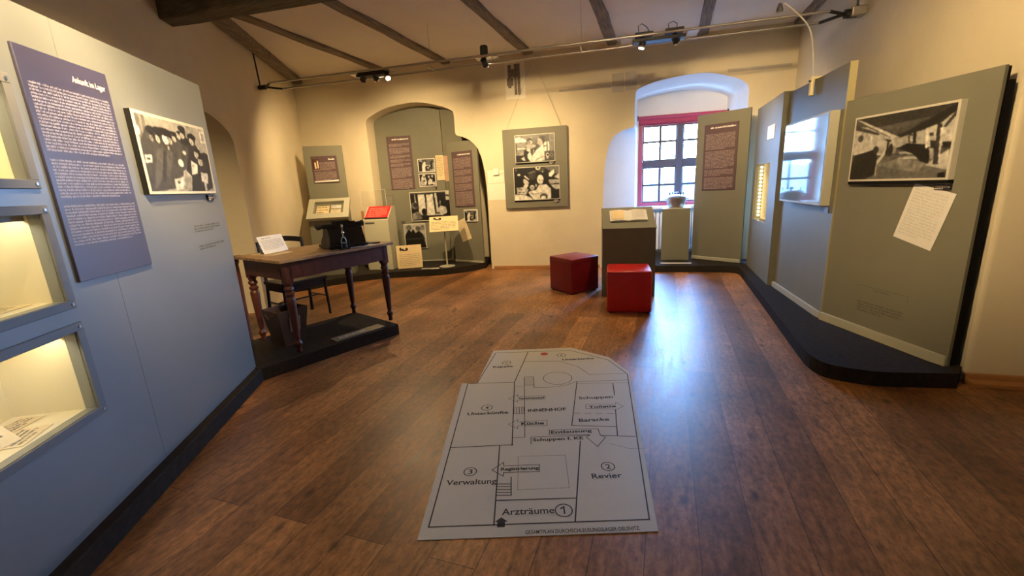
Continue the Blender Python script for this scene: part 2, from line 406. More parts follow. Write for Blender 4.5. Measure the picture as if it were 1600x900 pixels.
# ------------------------------------------------------------------ black-and-white photographs
PAINT = {
    'arrival': (64, [(42,(0,0),(118,17),(106,381),(-1,301)),(60,(52,18),(76,20),(68,256),(50,227)),(25,(98,169),(289,120),(384,126),(476,162),(615,210),(748,324),(722,603),(510,695),(490,772),(340,851),(332,961),(69,996),(0,1000),(-6,626),(4,348)),(16,(741,169),(825,313),(876,407),(1008,413),(972,946),(847,997),(579,1003),(630,766),(556,692)),(90,8,219,20,54),(15,157,181,57,52),(12,245,168,63,43),(12,342,173,88,55),(14,474,171,48,34),(12,618,69,57,43),(10,758,170,71,57),(12,633,245,77,67),(13,929,453,90,76),(43,157,281,26,56),(60,151,285,19,47),(25,146,277,6,6),(22,167,273,6,6),(36,152,292,6,11),(35,148,310,7,6),(10,170,233,31,24),(12,185,266,8,42),(61,240,279,29,64),(85,232,283,21,55),(25,227,274,6,6),(22,250,269,7,6),(51,234,291,6,13),(35,229,311,8,6),(10,255,224,34,27),(12,271,261,9,49),(68,347,271,50,77),(95,335,277,36,65),(25,325,266,9,7),(22,364,259,11,7),(56,338,286,6,15),(35,332,310,15,6),(10,366,204,58,33),(12,398,247,16,59),(60,409,278,26,60),(84,403,282,18,51),(25,398,273,6,6),(22,419,270,6,6),(50,404,289,6,12),(35,399,309,8,6),(10,423,227,30,25),(12,437,262,7,45),(57,473,239,33,51),(80,465,242,24,44),(25,458,235,7,6),(22,484,231,8,6),(48,467,248,6,11),(35,463,265,10,6),(10,486,194,38,22),(12,507,223,10,39),(63,551,184,32,55),(88,543,188,23,46),(25,537,181,6,6),(22,562,176,7,6),(52,545,195,6,11),(35,541,212,9,6),(10,565,138,37,23),(12,584,168,10,41),(61,616,163,38,55),(85,607,167,27,47),(25,599,160,7,6),(22,629,154,8,6),(51,610,174,6,11),(35,605,191,11,6),(10,630,116,44,23),(12,655,145,11,42),(61,754,229,41,67),(85,744,234,29,57),(25,736,224,8,6),(22,768,219,9,6),(51,747,242,6,13),(35,741,263,12,6),(10,771,171,48,29),(12,796,209,13,51),(57,791,421,44,68),(80,780,426,32,58),(25,771,416,9,6),(22,806,412,10,6),(48,783,434,6,14),(35,777,456,13,6),(10,809,363,51,29),(12,837,403,13,51),(51,838,529,50,71),(72,826,534,36,60),(25,815,523,10,7),(22,855,519,11,7),(43,829,543,6,14),(35,823,565,15,6),(10,857,469,59,30),(12,890,511,15,53),(32,(191,437),(278,390),(216,712),(97,959),(51,958)),(31,(334,400),(403,445),(297,779),(247,781)),(19,(279,425),(319,420),(219,853),(161,889)),(30,(508,284),(559,294),(515,506),(466,530)),(88,(19,525),(108,515),(92,617),(12,624)),(20,54,571,25,17),(90,495,583,41,54),(80,586,423,28,31),(87,(337,823),(482,800),(444,962),(337,983)),(30,399,868,22,26),(86,(669,529),(766,580),(740,722),(635,747)),(60,685,606,20,20),(76,(797,699),(925,713),(892,882),(783,842)),(55,(513,771),(613,787),(577,963),(471,972)),(90,(925,35),(1020,53),(1011,225),(905,225)),(55,(944,62),(992,77),(986,198),(935,192)),(70,(343,363),(367,363),(366,414),(342,413)),(70,(823,841),(863,841),(850,987),(816,991))]),
    'hall': (30, [(20,(0,0),(1000,0),(1002,96),(893,214),(762,178),(498,358),(291,227)),(34,(246,180),(736,138),(802,143),(491,291)),(30,(359,249),(743,210),(680,260),(482,327)),(74,(-4,127),(145,155),(422,365),(512,379),(524,504),(380,623),(141,600),(4,586)),(66,(448,369),(774,304),(798,557),(500,520)),(80,(767,232),(995,127),(1023,551),(798,557)),(80,(1,10),(65,34),(498,358),(449,379)),(22,(1,103),(295,277),(284,305),(8,177)),(38,(0,1000),(370,662),(549,640),(1000,668),(1000,1000)),(50,(299,777),(552,679),(797,774),(743,918)),(75,(801,811),(993,599),(1007,895)),(78,(551,669),(742,669),(747,719),(529,700)),(70,(519,589),(666,600),(669,634),(548,631)),(12,(-11,864),(35,589),(152,559),(275,512),(308,697),(298,920),(176,1004),(0,1000)),(75,(305,697),(392,536),(405,577),(301,797)),(60,(299,777),(312,737),(313,941),(299,940)),(62,332,539,41,56),(20,277,533,31,61),(60,475,556,24,58),(15,439,551,26,89),(9,(502,540),(606,474),(772,518),(835,651),(827,794),(750,752),(669,634)),(20,(855,249),(897,258),(920,801),(869,806)),(86,(883,272),(910,277),(920,677),(915,810)),(85,(755,283),(781,288),(795,575),(778,573)),(12,(646,327),(675,332),(684,488),(655,484)),(20,(600,347),(654,352),(666,476),(612,469)),(70,(614,367),(644,368),(653,465),(623,461)),(18,(818,199),(850,205),(906,294),(882,315)),(22,(906,297),(985,125),(1004,162),(929,315)),(14,(497,349),(803,152),(1001,10),(1007,89),(885,242),(525,381)),(15,(922,503),(1014,513),(997,590),(930,582)),(14,(812,470),(867,478),(879,602),(830,597)),(60,(817,577),(855,582),(866,743),(829,704)),(25,(796,361),(833,359),(838,403),(800,406)),(5,(927,926),(990,920),(992,993),(931,991)),(15,(351,374),(431,396),(428,424),(414,422),(413,627),(387,624),(395,419)),(25,80,323,33,54)]),
    'stove': (38, [(45,(0,0),(531,-13),(529,143),(284,152)),(50,(862,-13),(1000,0),(996,655),(876,644)),(33,(752,-8),(873,-4),(875,255),(752,291)),(96,(-3,78),(131,62),(284,168),(295,264),(1,253)),(55,(40,256),(286,279),(223,749),(11,729)),(95,(38,458),(264,479),(263,520),(36,507)),(40,(12,254),(43,257),(50,583),(7,661)),(13,(4,737),(292,755),(367,1000),(4,992)),(10,(228,550),(318,591),(362,695),(291,772),(211,748)),(90,(139,859),(222,782),(252,955),(172,913)),(14,373,184,61,60),(70,387,281,62,80),(25,365,271,20,38),(70,(279,359),(369,343),(526,382),(531,434),(434,487),(386,631),(296,589)),(85,342,544,34,58),(12,691,150,69,95),(12,(707,176),(785,246),(752,323),(707,303)),(68,(579,172),(630,137),(696,222),(709,399),(627,440),(566,322)),(30,(526,382),(594,356),(604,470),(525,479)),(20,(400,517),(548,490),(511,659),(453,720),(397,632)),(93,(706,383),(740,532),(741,967),(518,1006),(402,1021),(312,858),(304,723),(369,629),(429,785),(512,609),(604,503)),(60,(448,1008),(566,882),(728,796),(728,830),(577,917)),(70,(456,538),(490,541),(477,656),(448,670)),(96,(729,401),(763,276),(802,288),(802,432)),(95,(751,452),(802,457),(802,620),(740,614)),(95,(830,250),(864,293),(874,643),(831,623)),(30,(742,639),(996,647),(997,1000),(745,976)),(88,820,780,43,81),(8,826,775,27,37),(60,923,781,37,71),(20,923,781,21,44),(70,820,889,35,21)]),
    'children': (14, [(45,(671,18),(1000,0),(999,255),(884,216),(772,117)),(30,(524,-6),(683,-4),(679,188),(565,181)),(95,(770,209),(892,86),(890,232),(825,325),(777,306)),(80,(894,310),(997,224),(997,395),(916,393)),(70,(760,403),(999,411),(1000,521),(787,530)),(76,(809,556),(1004,566),(1002,695),(922,714),(854,641)),(10,(768,326),(894,342),(997,403),(904,405),(778,381)),(25,415,249,91,139),(45,(304,164),(476,111),(502,177),(475,152),(337,200)),(85,540,33,59,65),(12,541,18,20,34),(65,639,162,16,53),(10,578,220,74,62),(93,585,384,73,144),(10,701,470,60,81),(55,565,406,18,19),(50,616,417,16,16),(60,574,485,26,12),(90,(556,539),(717,542),(807,682),(815,990),(544,1003),(405,989),(307,774),(367,715),(482,707)),(60,(353,794),(549,807),(631,781),(618,812),(479,842),(375,835)),(10,(317,839),(395,940),(405,997),(359,978)),(30,651,919,87,99),(96,644,958,54,68),(85,783,728,29,64),(85,(160,387),(253,339),(324,445),(317,554),(259,676),(192,608),(236,501)),(12,177,404,34,70),(93,(210,254),(256,251),(345,368),(320,390)),(76,(49,614),(244,593),(312,696),(254,838),(54,804)),(30,113,761,28,22),(30,193,766,23,19),(40,(95,617),(162,654),(150,684),(82,664)),(93,(5,817),(236,849),(394,956),(383,1012),(0,1005)),(85,110,214,36,33),(78,398,622,53,76),(30,398,630,19,19),(80,486,565,16,54),(40,48,72,24,45)]),
    'ward': (13, [(86,(198,76),(370,66),(380,819),(198,839)),(86,(419,87),(580,77),(607,820),(396,828)),(80,(622,32),(672,14),(704,694),(648,711)),(72,(108,53),(140,55),(145,408),(108,406)),(35,(10,1),(1000,5),(999,39),(7,48)),(85,(901,8),(994,5),(984,124),(904,120)),(80,(907,165),(995,169),(992,304),(896,299)),(42,95,460,98,115),(20,127,440,69,82),(42,(5,746),(176,670),(282,828),(244,954),(12,972)),(60,(25,761),(91,708),(119,934),(34,959)),(10,330,685,66,117),(15,(252,799),(377,790),(374,860),(248,883)),(78,(650,664),(757,486),(887,552),(923,746),(788,837),(613,821)),(10,804,407,73,98),(60,(743,303),(772,344),(758,465),(735,436)),(8,(913,338),(1003,355),(1000,1000),(911,856)),(30,(606,731),(730,723),(728,778),(604,787))]),
    'yard': (66, [(10,(26,442),(216,199),(331,330),(424,190),(534,381),(705,266),(894,438),(1000,1000),(0,1000)),(40,221,137,124,104),(35,670,182,120,102),(50,(798,68),(996,60),(1005,241),(825,272)),(20,(58,571),(966,564),(981,647),(51,656))]),
    'visit': (28, [(10,(31,120),(219,149),(212,952),(8,980)),(60,(62,23),(252,26),(257,210),(84,182)),(92,(223,504),(334,233),(430,191),(467,357),(458,513),(400,709),(431,996),(209,1008)),(85,(413,492),(617,441),(628,520),(439,572)),(10,(454,592),(595,558),(514,910),(434,949)),(80,(527,673),(638,618),(646,756),(552,792)),(80,(661,482),(740,427),(729,641),(681,678)),(38,(502,9),(984,18),(968,379),(513,359)),(8,(767,178),(917,185),(853,918),(746,916)),(60,(882,298),(999,342),(995,844),(887,841)),(70,(704,836),(1007,836),(1000,992),(712,986))]),
    'nurse': (10, [(85,(96,370),(199,102),(350,107),(450,618),(406,932),(108,761)),(50,290,229,73,109),(90,291,85,97,70),(86,(511,621),(644,382),(795,474),(817,872),(530,906)),(80,595,231,55,117),(82,812,199,56,117),(82,(817,712),(976,639),(981,919),(839,952)),(30,(210,530),(335,457),(358,615),(233,688)),(70,(40,602),(149,528),(406,932),(22,974)),(45,(722,0),(1000,0),(1001,126),(842,82))]),
}

def paint(key, w, h, seed=1):
    bg, shapes = PAINT[key]
    yy, xx = np.mgrid[0:h, 0:w]; X = (xx + 0.5) / w * 1000; Y = (yy + 0.5) / h * 1000
    img = np.full((h, w), bg / 100.0)
    rng = np.random.default_rng(seed)
    for s in shapes:
        v = s[0] / 100.0
        if isinstance(s[1], tuple):
            pts = s[1:]; inside = np.zeros_like(img, bool); n = len(pts)
            for i in range(n):
                (x1, y1), (x2, y2) = pts[i], pts[(i + 1) % n]
                if y1 == y2: continue
                c = ((y1 > Y) != (y2 > Y)) & (X < (x2 - x1) * (Y - y1) / (y2 - y1) + x1)
                inside ^= c
            img[inside] = v
        else:
            _, cx, cy, rx, ry = s
            img[((X - cx) / rx) ** 2 + ((Y - cy) / ry) ** 2 <= 1] = v
    for _ in range(2):                                     # the print's softness
        p = np.pad(img, 1, mode='edge')
        img = (p[1:-1, 1:-1] * 4 + p[:-2, 1:-1] + p[2:, 1:-1] + p[1:-1, :-2] + p[1:-1, 2:]) / 8
    k = rng.normal(0, 1, (h // 5 + 2, w // 5 + 2)); k = np.kron(k, np.ones((5, 5)))[:h, :w]
    p = np.pad(k, 2, mode='edge'); k = sum(p[i:i + h, j:j + w] for i in range(5) for j in range(5)) / 25
    return np.clip(img * (1 + 0.10 * k) + rng.normal(0, 0.02, img.shape), 0.01, 1) ** 2.15

def print_mesh(name, key, x0, x1, z0, z1, y, parent, res=110, tint=(1.0, 0.97, 0.88), gain=0.82):
    w = res; h = max(8, int(res * (z1 - z0) / (x1 - x0)))
    img = paint(key, w + 1, h + 1)
    me = bpy.data.meshes.new(name)
    v = [(x0 + (x1 - x0) * i / w, y, z1 - (z1 - z0) * j / h) for j in range(h + 1) for i in range(w + 1)]
    f = [(j * (w + 1) + i, (j + 1) * (w + 1) + i, (j + 1) * (w + 1) + i + 1, j * (w + 1) + i + 1) for j in range(h) for i in range(w)]
    me.from_pydata(v, [], f)
    at = me.color_attributes.new('Tone', 'FLOAT_COLOR', 'POINT')
    t = img.reshape(-1) * gain
    at.data.foreach_set('color', np.stack([t * tint[0], t * tint[1], t * tint[2], np.ones_like(t)], 1).astype(np.float32).reshape(-1))
    me.materials.append(M['photo'])
    o = bpy.data.objects.new(name, me); C.objects.link(o); o.parent = parent
    return o

def hung_photo(fr, u0, u1, z0, z1, key, label, depth=0.03, border=0.012, w=0.0, group=None, caption=None, frame='photoframe', side=None, res=110, name='framed_photograph', foot=None):
    t = thing(name, label, 'photograph', fr.p((u0 + u1) / 2, z0, w), fr.ang, group)
    W = (u1 - u0) / 2; H = z1 - z0
    b = MB().box(-W, W, -depth, -0.0005, 0, H, 0.002, 1)
    b.build('mount', frame, t)
    if side:                                               # a dark border edge on one side of the box
        MB().box(-W - 0.004, -W - 0.0002, -depth + 0.003, -0.001, 0, H).build('side_edge', side, t)
    if foot: MB().box(-W, W, -depth + 0.004, -0.0007, -0.022, -0.0002).build('shadow_strip', foot, t)  # black strip below the mount paints its cast shadow
    print_mesh('print', key, -W + border, W - border, border, H - border, -depth - 0.0008, t, res)
    if caption:
        cu0, cu1, cz0, cz1 = caption
        c = MB().box(cu0, cu1, -0.012, -0.0005, cz0, cz1)
        cp = c.build('caption_plate', 'blackgloss', t)
        n = max(2, int((cz1 - cz0) / 0.011))
        mm = micro(MB(), cu0 + 0.004, cu1 - 0.004, cz1 - 0.003, n, (cz1 - cz0 - 0.006) / n, lambda x, y: (x, -0.0125, y), 5)
        mm.build('lettering', 'lettering', cp)
    return t

def text_board(fr, u0, u1, z0, z1, label, title, lines, lead, seed, breaks=(), thick=0.012, board='textboard', margin=0.04, top=0.11, w=0.0, name='text_board', title_fn=None, body='bodytext', weight=.12):
    t = thing(name, label, 'information board', fr.p((u0 + u1) / 2, z0, w), fr.ang)
    W = (u1 - u0) / 2; H = z1 - z0
    MB().box(-W, W, -thick, -0.0005, 0, H, 0.002, 1).build('board', board, t)
    f = lambda x, y: (x, -thick - 0.0007, y)
    m = MB()
    if title_fn: title_fn(m, W, H, f)
    elif title: micro(m, W - margin - title, W - margin, H - 0.035, 1, 0.034, f, seed + 7, char=0.36, weight=0.2, ragged=1.0)
    m.build('title', 'lettering', t)
    m = micro(MB(), -W + margin, W - margin, H - top, lines, lead, f, seed, breaks=breaks, weight=weight)
    m.build('lettering', body, t)
    return t

# ------------------------------------------------------------------ the room
def smooth_path(pts, k=6):
    """Catmull-Rom through the points"""
    out = []; n = len(pts)
    for i in range(n - 1):
        p0 = Vector(pts[max(i - 1, 0)]); p1 = Vector(pts[i]); p2 = Vector(pts[i + 1]); p3 = Vector(pts[min(i + 2, n - 1)])
        for j in range(k):
            t = j / k
            out.append(tuple(0.5 * ((2 * p1) + (p2 - p0) * t + (2 * p0 - 5 * p1 + 4 * p2 - p3) * t * t + (3 * p1 - p0 - 3 * p2 + p3) * t ** 3)))
    out.append(tuple(pts[-1])); return out

CEIL = 3.29
def wall_face(fr, outline, w=0.0, holes=()):
    """an upright wall surface with openings; outline and holes in (along, up)"""
    mb = MB(); bm = mb.bm; edges = []
    for loop in (outline, *holes):
        v = [bm.verts.new(fr.p(s, z, w)) for s, z in loop]
        edges += [bm.edges.new((v[i], v[(i + 1) % len(v)])) for i in range(len(v))]
    bmesh.ops.triangle_fill(bm, use_beauty=True, use_dissolve=False, edges=edges)
    return mb
def loft(fr, a, b, wa, wb):
    mb = MB(); bm = mb.bm
    va = [bm.verts.new(fr.p(s, z, wa)) for s, z in a]; vb = [bm.verts.new(fr.p(s, z, wb)) for s, z in b]
    for i in range(len(a) - 1):
        bm.faces.new((va[i], va[i + 1], vb[i + 1], vb[i]))
    return mb

fl = MB(); fl.poly([(-8, -3, 0), (6, -3, 0), (6, 9, 0), (-8, 9, 0)])
struct(fl.build('floor', 'floor'))
ce = MB().box(-8, 6, -3, 9, CEIL, CEIL + 0.1)
struct(ce.build('ceiling', 'ceiling'))

arch_o = [(-2.03, -.02)] + smooth_path([(-2.03, 1.2), (-2.03, 2.50)], 3) + smooth_path([(-2.02, 2.53), (-1.95, 2.595), (-1.614, 2.712), (-1.104, 2.752), (-.678, 2.655), (-.495, 2.565)], 5) \
    + smooth_path([(-.485, 2.50), (-.485, 2.24)], 2) + smooth_path([(-.47, 2.205), (-.26, 2.115), (-.111, 1.945), (-.045, 1.68), (-.02, 1.4), (-.015, 1.1)], 5) + [(-.015, -.02)]
win_o = [(1.812, -.02)] + smooth_path([(1.812, .1), (1.852, 1.2), (1.885, 1.65), (1.955, 1.93), (2.08, 2.06), (2.30, 2.125)], 6) + smooth_path([(2.31, 2.16), (2.308, 2.48)], 2) \
    + smooth_path([(2.315, 2.56), (2.36, 2.645), (2.7, 2.735), (3.24, 2.772), (3.62, 2.685), (3.80, 2.59), (3.845, 2.50)], 5) + [(3.85, 1.2), (3.85, -.02)]
back_outline = [(-3.35, -.02)] + arch_o + win_o + [(4.50, -.02), (4.50, CEIL + .05), (-3.35, CEIL + .05)]
struct(wall_face(BACK, back_outline).build('wall_back', 'plaster'))
# the arched recess behind the displays
ins = [(s * 0.98 - 0.02, z) for s, z in arch_o]
struct(loft(BACK, arch_o, ins, 0, -0.72).build('wall_arch_recess', 'plaster', smooth=True))
struct(wall_face(BACK, ins, -0.72).build('wall_arch_recess', 'plaster'))
# the window recess: splayed on the left, straight above
WD = 0.9
def splay(s, z, lo): return (max(s, lo), min(z, 2.50 + (z - 2.5) * 0.8) if z > 2.5 else z)
win_m = [splay(s, z, 2.365) for s, z in win_o]
win_i = [splay(min(s, 3.80), z, 2.42) for s, z in win_o]
struct(loft(BACK, win_o, win_m, 0, -0.5).build('wall_window_recess', 'whitewash', smooth=True))
struct(loft(BACK, win_m, win_i, -0.5, -WD).build('wall_window_recess', 'whitewash', smooth=True))
inner = [(s, z) for i, (s, z) in enumerate(win_i)]
# window wall without the doubled points of the splay
u = []
for q in inner:
    if not u or (abs(q[0] - u[-1][0]) + abs(q[1] - u[-1][1])) > 1e-4: u.append(q)
WX0, WX1, WZ0, WZ1 = 2.44, 3.76, 0.90, 2.30
struct(wall_face(BACK, u, -WD, holes=[[(WX0, WZ0), (WX1, WZ0), (WX1, WZ1), (WX0, WZ1)]]).build('wall_window_recess', 'whitewash'))
struct(loft(BACK, [(WX0, WZ0), (WX1, WZ0), (WX1, WZ1), (WX0, WZ1), (WX0, WZ0)], [(WX0, WZ0), (WX1, WZ0), (WX1, WZ1), (WX0, WZ1), (WX0, WZ0)], -WD, -WD - 0.18).build('wall_window_recess', 'whitewash'))

# left wall with the arched door recess
door_o = [(-1.25, -.02)] + smooth_path([(-1.25, 1.9), (-1.2, 2.08), (-.9, 2.22), (-.6, 2.235), (-.33, 2.185), (-.12, 2.10), (-.03, 2.0)], 5) + [(-.015, 1.0), (-.015, -.02)]
struct(wall_face(LEFTWALL, [(-6.6, -.02)] + door_o + [(2.85, -.02), (2.85, CEIL + .05), (-6.6, CEIL + .05)]).build('wall_left', 'plaster'))
struct(loft(LEFTWALL, door_o, door_o, 0, -0.42).build('wall_door_recess', 'plaster', smooth=True))
d1 = struct(thing('door_1', None, None, LEFTWALL.p(-.63, 0, -0.42), LEFTWALL.ang))
MB().box(-.66, .66, 0, .05, 0, 2.3).build('leaf', 'door', d1)
dd = MB()
for sx in (-.34, .34): dd.box(sx - .22, sx + .22, -.012, 0, .15, .95, .006).box(sx - .22, sx + .22, -.012, 0, 1.1, 2.0, .006)
dd.build('door_panels', 'door', d1)
MB().tube([(.50, 0, .98), (.50, -.05, .98), (.38, -.055, .98)], .011).box(.48, .52, -.006, 0, .86, 1.06).build('door_handle', 'green', d1)

# right wall, then the turn into a second window recess out of the picture
RW = Frame(1.637, 7.278, math.degrees(math.atan2(3.32 - 7.278, 1.83 - 1.637)))
rl = math.hypot(3.32 - 7.278, 1.83 - 1.637)
struct(wall_face(RW, [(-.1, -.02), (rl - 0.03, -.02), (rl - 0.03, CEIL + .05), (-.1, CEIL + .05)]).build('wall_right', 'plaster'))
RJ = Frame(1.83, 3.32, 2.5)
mb = MB(); bm = mb.bm
arcp = [RW.p(rl - 0.03, 0), RW.p(rl - 0.009, 0, -.002), RW.p(rl - .001, 0, -.012), RJ.p(0.03, 0)]
va = [bm.verts.new(p - Vector((0, 0, .02))) for p in arcp]; vb = [bm.verts.new(p + Vector((0, 0, CEIL + .05))) for p in arcp]
for i in range(3): bm.faces.new((va[i], va[i + 1], vb[i + 1], vb[i]))
struct(mb.build('wall_right_corner', 'plaster', smooth=True))
struct(wall_face(RJ, [(.03, -.02), (1.28, -.02), (1.28, CEIL + .05), (.03, CEIL + .05)]).build('wall_right_recess', 'plaster'))
RS = Frame(3.10, 3.5, -90)
struct(wall_face(RS, [(-.1, -.02), (5.2, -.02), (5.2, CEIL + .05), (-.1, CEIL + .05)]).build('wall_right_recess', 'plaster'))
FW = Frame(3.2, -1.5, 180)
struct(wall_face(FW, [(0, -.02), (6, -.02), (6, CEIL + .05), (0, CEIL + .05)]).build('wall_front', 'plaster'))

# windows
def window(name, fr, u0, u1, z0, z1, w, frame_m, sash_m, mull, trans, bars_u, bars_z):
    t = struct(thing(name, None, None, fr.p(u0, z0, w), fr.ang))
    W = u1 - u0; H = z1 - z0
    f = MB()
    for b in ((0, .075, 0, H), (W - .075, W, 0, H), (.075, W - .075, 0, .06), (.075, W - .075, H - .08, H)): f.box(b[0], b[1], 0, .07, b[2], b[3], .006, 1)
    f.build('window_frame', frame_m, t)
    s = MB()
    mu = mull - u0
    cols = [(.076, mu - .045), (mu + .045, W - .076)]; rows = [(.061, trans[0] - z0), (trans[1] - z0, H - .081)]
    s.box(mu - .05, mu + .05, -.004, .06, .061, H - .081, .005, 1)
    s.box(.076, mu - .051, -.002, .06, trans[0] - z0 + .0, trans[1] - z0, .005, 1).box(mu + .051, W - .076, -.002, .06, trans[0] - z0, trans[1] - z0, .005, 1)
    for a, b in cols:
        for c, d in rows:
            s.box(a, a + .022, .015, .05, c, d).box(b - .022, b, .015, .05, c, d).box(a + .022, b - .022, .015, .05, c, c + .022).box(a + .022, b - .022, .015, .05, d - .022, d)
    s.build('sash', sash_m, t)
    g = MB()
    for q in bars_u: g.box(q - u0 - .019, q - u0 + .019, .018, .045, .062, H - .082)
    for q in bars_z: g.box(.077, W - .077, .02, .043, q - z0 - .018, q - z0 + .018)
    g.build('glazing_bars', sash_m, t)
    MB().box(.08, W - .08, .034, .038, .062, H - .082).build('pane', 'pane', t)
    return t
window('window_1', BACK, WX0, WX1, WZ0, WZ1, -WD - .02, 'redframe', 'sash', 3.11, (1.55, 1.65), (2.80, 3.42), (1.25, 1.96))
sky_portal('sky_portal', BACK.p((WX0 + WX1) / 2, (WZ0 + WZ1) / 2, -WD - .2), BACK.n, WX1 - WX0 + .1, WZ1 - WZ0 + .1)
sill = MB().box(2.40 - 2.9, 3.80 - 2.9, -.20, .0, .852, .898, .008)
o = struct(place(sill.build('window_sill', 'whitepaint'), BACK.p(2.9, 0, -WD), BACK.ang))

# baseboards and timber trim
bb = MB().box(.03, 1.79, -.022, -.001, 0, .05, .004)
struct(place(bb.build('baseboard_back', 'orangewood'), BACK.p(0, 0), BACK.ang))
bb = MB().box(.0, 1.26, -.10, -.001, 0, .028, .004).box(.0, 1.26, -.03, -.001, .028, .06, .004)
struct(place(bb.build('baseboard_right', 'orangewood'), RJ.p(0.0, 0), RJ.ang))

# heavy beam and the joists
def timber(name, p0, p1, width, z0, z1, m, seed):
    """a hand-hewn timber: a few stations, each a little off"""
    r = random.Random(seed); p0 = Vector(p0); p1 = Vector(p1); L = (p1 - p0).length; d = (p1 - p0) / L; n = Vector((-d.y, d.x))
    k = max(2, int(L / 0.35)); mb = MB(); prev = None
    for i in range(k + 1):
        c = p0 + d * (L * i / k) + n * r.uniform(-.008, .008); h = width / 2 + r.uniform(-.007, .007); lo = z0 + r.uniform(-.008, .008)
        ch = .012
        sec = [c - n * h, c - n * (h - ch), c + n * (h - ch), c + n * h, c + n * h, c - n * h]
        zz = [lo + ch, lo, lo, lo + ch, z1, z1]
        ring = [mb.bm.verts.new((q.x, q.y, z)) for q, z in zip(sec, zz)]
        if prev:
            for j in range(6): mb.bm.faces.new((prev[j], prev[(j + 1) % 6], ring[(j + 1) % 6], ring[j]))
        else: mb.bm.faces.new(ring)
        prev = ring
    mb.bm.faces.new(prev[::-1])
    return struct(mb.build(name, m))
bd = Vector((math.cos(math.radians(7.6)), math.sin(math.radians(7.6))))
b0 = Vector((-4.165, 2.97))
timber('ceiling_beam', b0 - bd * .10, b0 + bd * 7.4, .20, 2.90, CEIL + .01, 'beamwood', 3)
for i, (x, y1) in enumerate(((-4.345, 6.42), (-3.275, 6.57), (-2.00, 6.75), (-.775, 6.92), (.415, 7.08))):
    timber('ceiling_joist', (x, 3.0 + .13 * (x + 4.2)), (x, y1), .135, 3.25, CEIL + .01, 'oldwood', 10 + i)
    timber('ceiling_joist', (x, 2.85 + .13 * (x + 4.2)), (x, -1.48), .135, 3.25, CEIL + .01, 'oldwood', 30 + i)
j1a = LEFTWALL.p(-.55, 0, .085); j1b = LEFTWALL.p(2.70, 0, .085)
timber('ceiling_joist', (j1a.x, j1a.y), (j1b.x, j1b.y), .15, 3.20, CEIL + .01, 'oldwood', 21)
j2a = RW.p(.05, 0, .06); j2b = RW.p(3.9, 0, .06)
timber('ceiling_joist', (j2a.x, j2a.y), (j2b.x, j2b.y), .10, 3.22, CEIL + .01, 'oldwood', 22)

# marks on the back wall: iron anchor in its plastered patch, pale test patches of paint, darker greyish patches and bands
def wall_patch(u0, u1, z0, z1, m, t=.003):
    return struct(place(MB().box(0, u1 - u0, -t, .001, 0, z1 - z0, .0015, 1).build('trim_1', m), BACK.p(u0, z0), BACK.ang))
wall_patch(1.98, 2.15, 2.62, 2.88, 'patch'); wall_patch(2.17, 2.33, 2.64, 2.89, 'patch')
wall_patch(1.20, 1.97, 2.695, 2.735, 'patch'); wall_patch(3.55, 4.36, 2.745, 2.79, 'patch')
wall_patch(.01, .28, 1.42, 1.62, 'palepatch'); wall_patch(.38, .69, 2.66, 3.22, 'palepatch'); wall_patch(.0, .30, 1.15, 1.41, 'palepatch')
an = thing('wall_anchor', 'dark timber anchor with two prongs set in a patch high on the back wall', 'anchor', BACK.p(.53, 2.72), BACK.ang)
a = MB().box(-.10, -.055, -.03, -.002, .10, .42, .004).box(.045, .085, -.03, -.002, .0, .43, .004).box(-.055, .045, -.025, -.002, .25, .36, .004).box(-.005, .03, -.028, -.002, .0, .25, .004).box(.0, .04, -.03, -.002, .36, .43, .004)
a.build('prongs', 'oldwood', an)
MB().box(-.12, -.02, -.02, -.002, .13, .24, .004).build('block', 'oldwood', an)
jb = thing('junction_box', 'small pale junction box with conduit beside the hanging photo panel', 'box', BACK.p(.16, 1.545), BACK.ang)
MB().box(-.045, .045, -.035, -.001, 0, .10, .006).build('housing', 'palepatch', jb)
MB().box(.046, .14, -.015, -.001, .03, .05).build('conduit', 'palepatch', jb)

# outside: land falling away below the castle, a few houses
hb = MB(); bm = hb.bm; rr = random.Random(4); nx, ny = 30, 16; grid = []
for j in range(ny):
    y = 14 + 200 * (j / (ny - 1)) ** 1.5
    row = []
    for i in range(nx):
        x = -90 + 240 * i / (nx - 1)
        z = -9 + max(0, (y - 30)) * .085 + 1.5 * math.sin(x * .05 + y * .02) + rr.uniform(-.4, .4)
        row.append(bm.verts.new((x, y, z)))
    grid.append(row)
for j in range(ny - 1):
    for i in range(nx - 1): bm.faces.new((grid[j][i], grid[j][i + 1], grid[j + 1][i + 1], grid[j + 1][i]))
struct(hb.build('hill_outside', 'field', smooth=True))
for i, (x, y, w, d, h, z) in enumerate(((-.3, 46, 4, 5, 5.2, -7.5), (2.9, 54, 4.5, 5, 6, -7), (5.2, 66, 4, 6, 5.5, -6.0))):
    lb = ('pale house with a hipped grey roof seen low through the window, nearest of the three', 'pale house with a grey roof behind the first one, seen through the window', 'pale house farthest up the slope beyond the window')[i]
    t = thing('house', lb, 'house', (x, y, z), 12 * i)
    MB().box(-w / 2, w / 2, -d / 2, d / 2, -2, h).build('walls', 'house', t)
    MB().hexa([(-w / 2 - .3, -d / 2 - .3, h), (w / 2 + .3, -d / 2 - .3, h), (w / 2 + .3, d / 2 + .3, h), (-w / 2 - .3, d / 2 + .3, h), (-w / 2 + .8, -.1, h + 2.4), (w / 2 - .8, -.1, h + 2.4), (w / 2 - .8, .1, h + 2.4), (-w / 2 + .8, .1, h + 2.4)]).build('roof', 'roof', t)

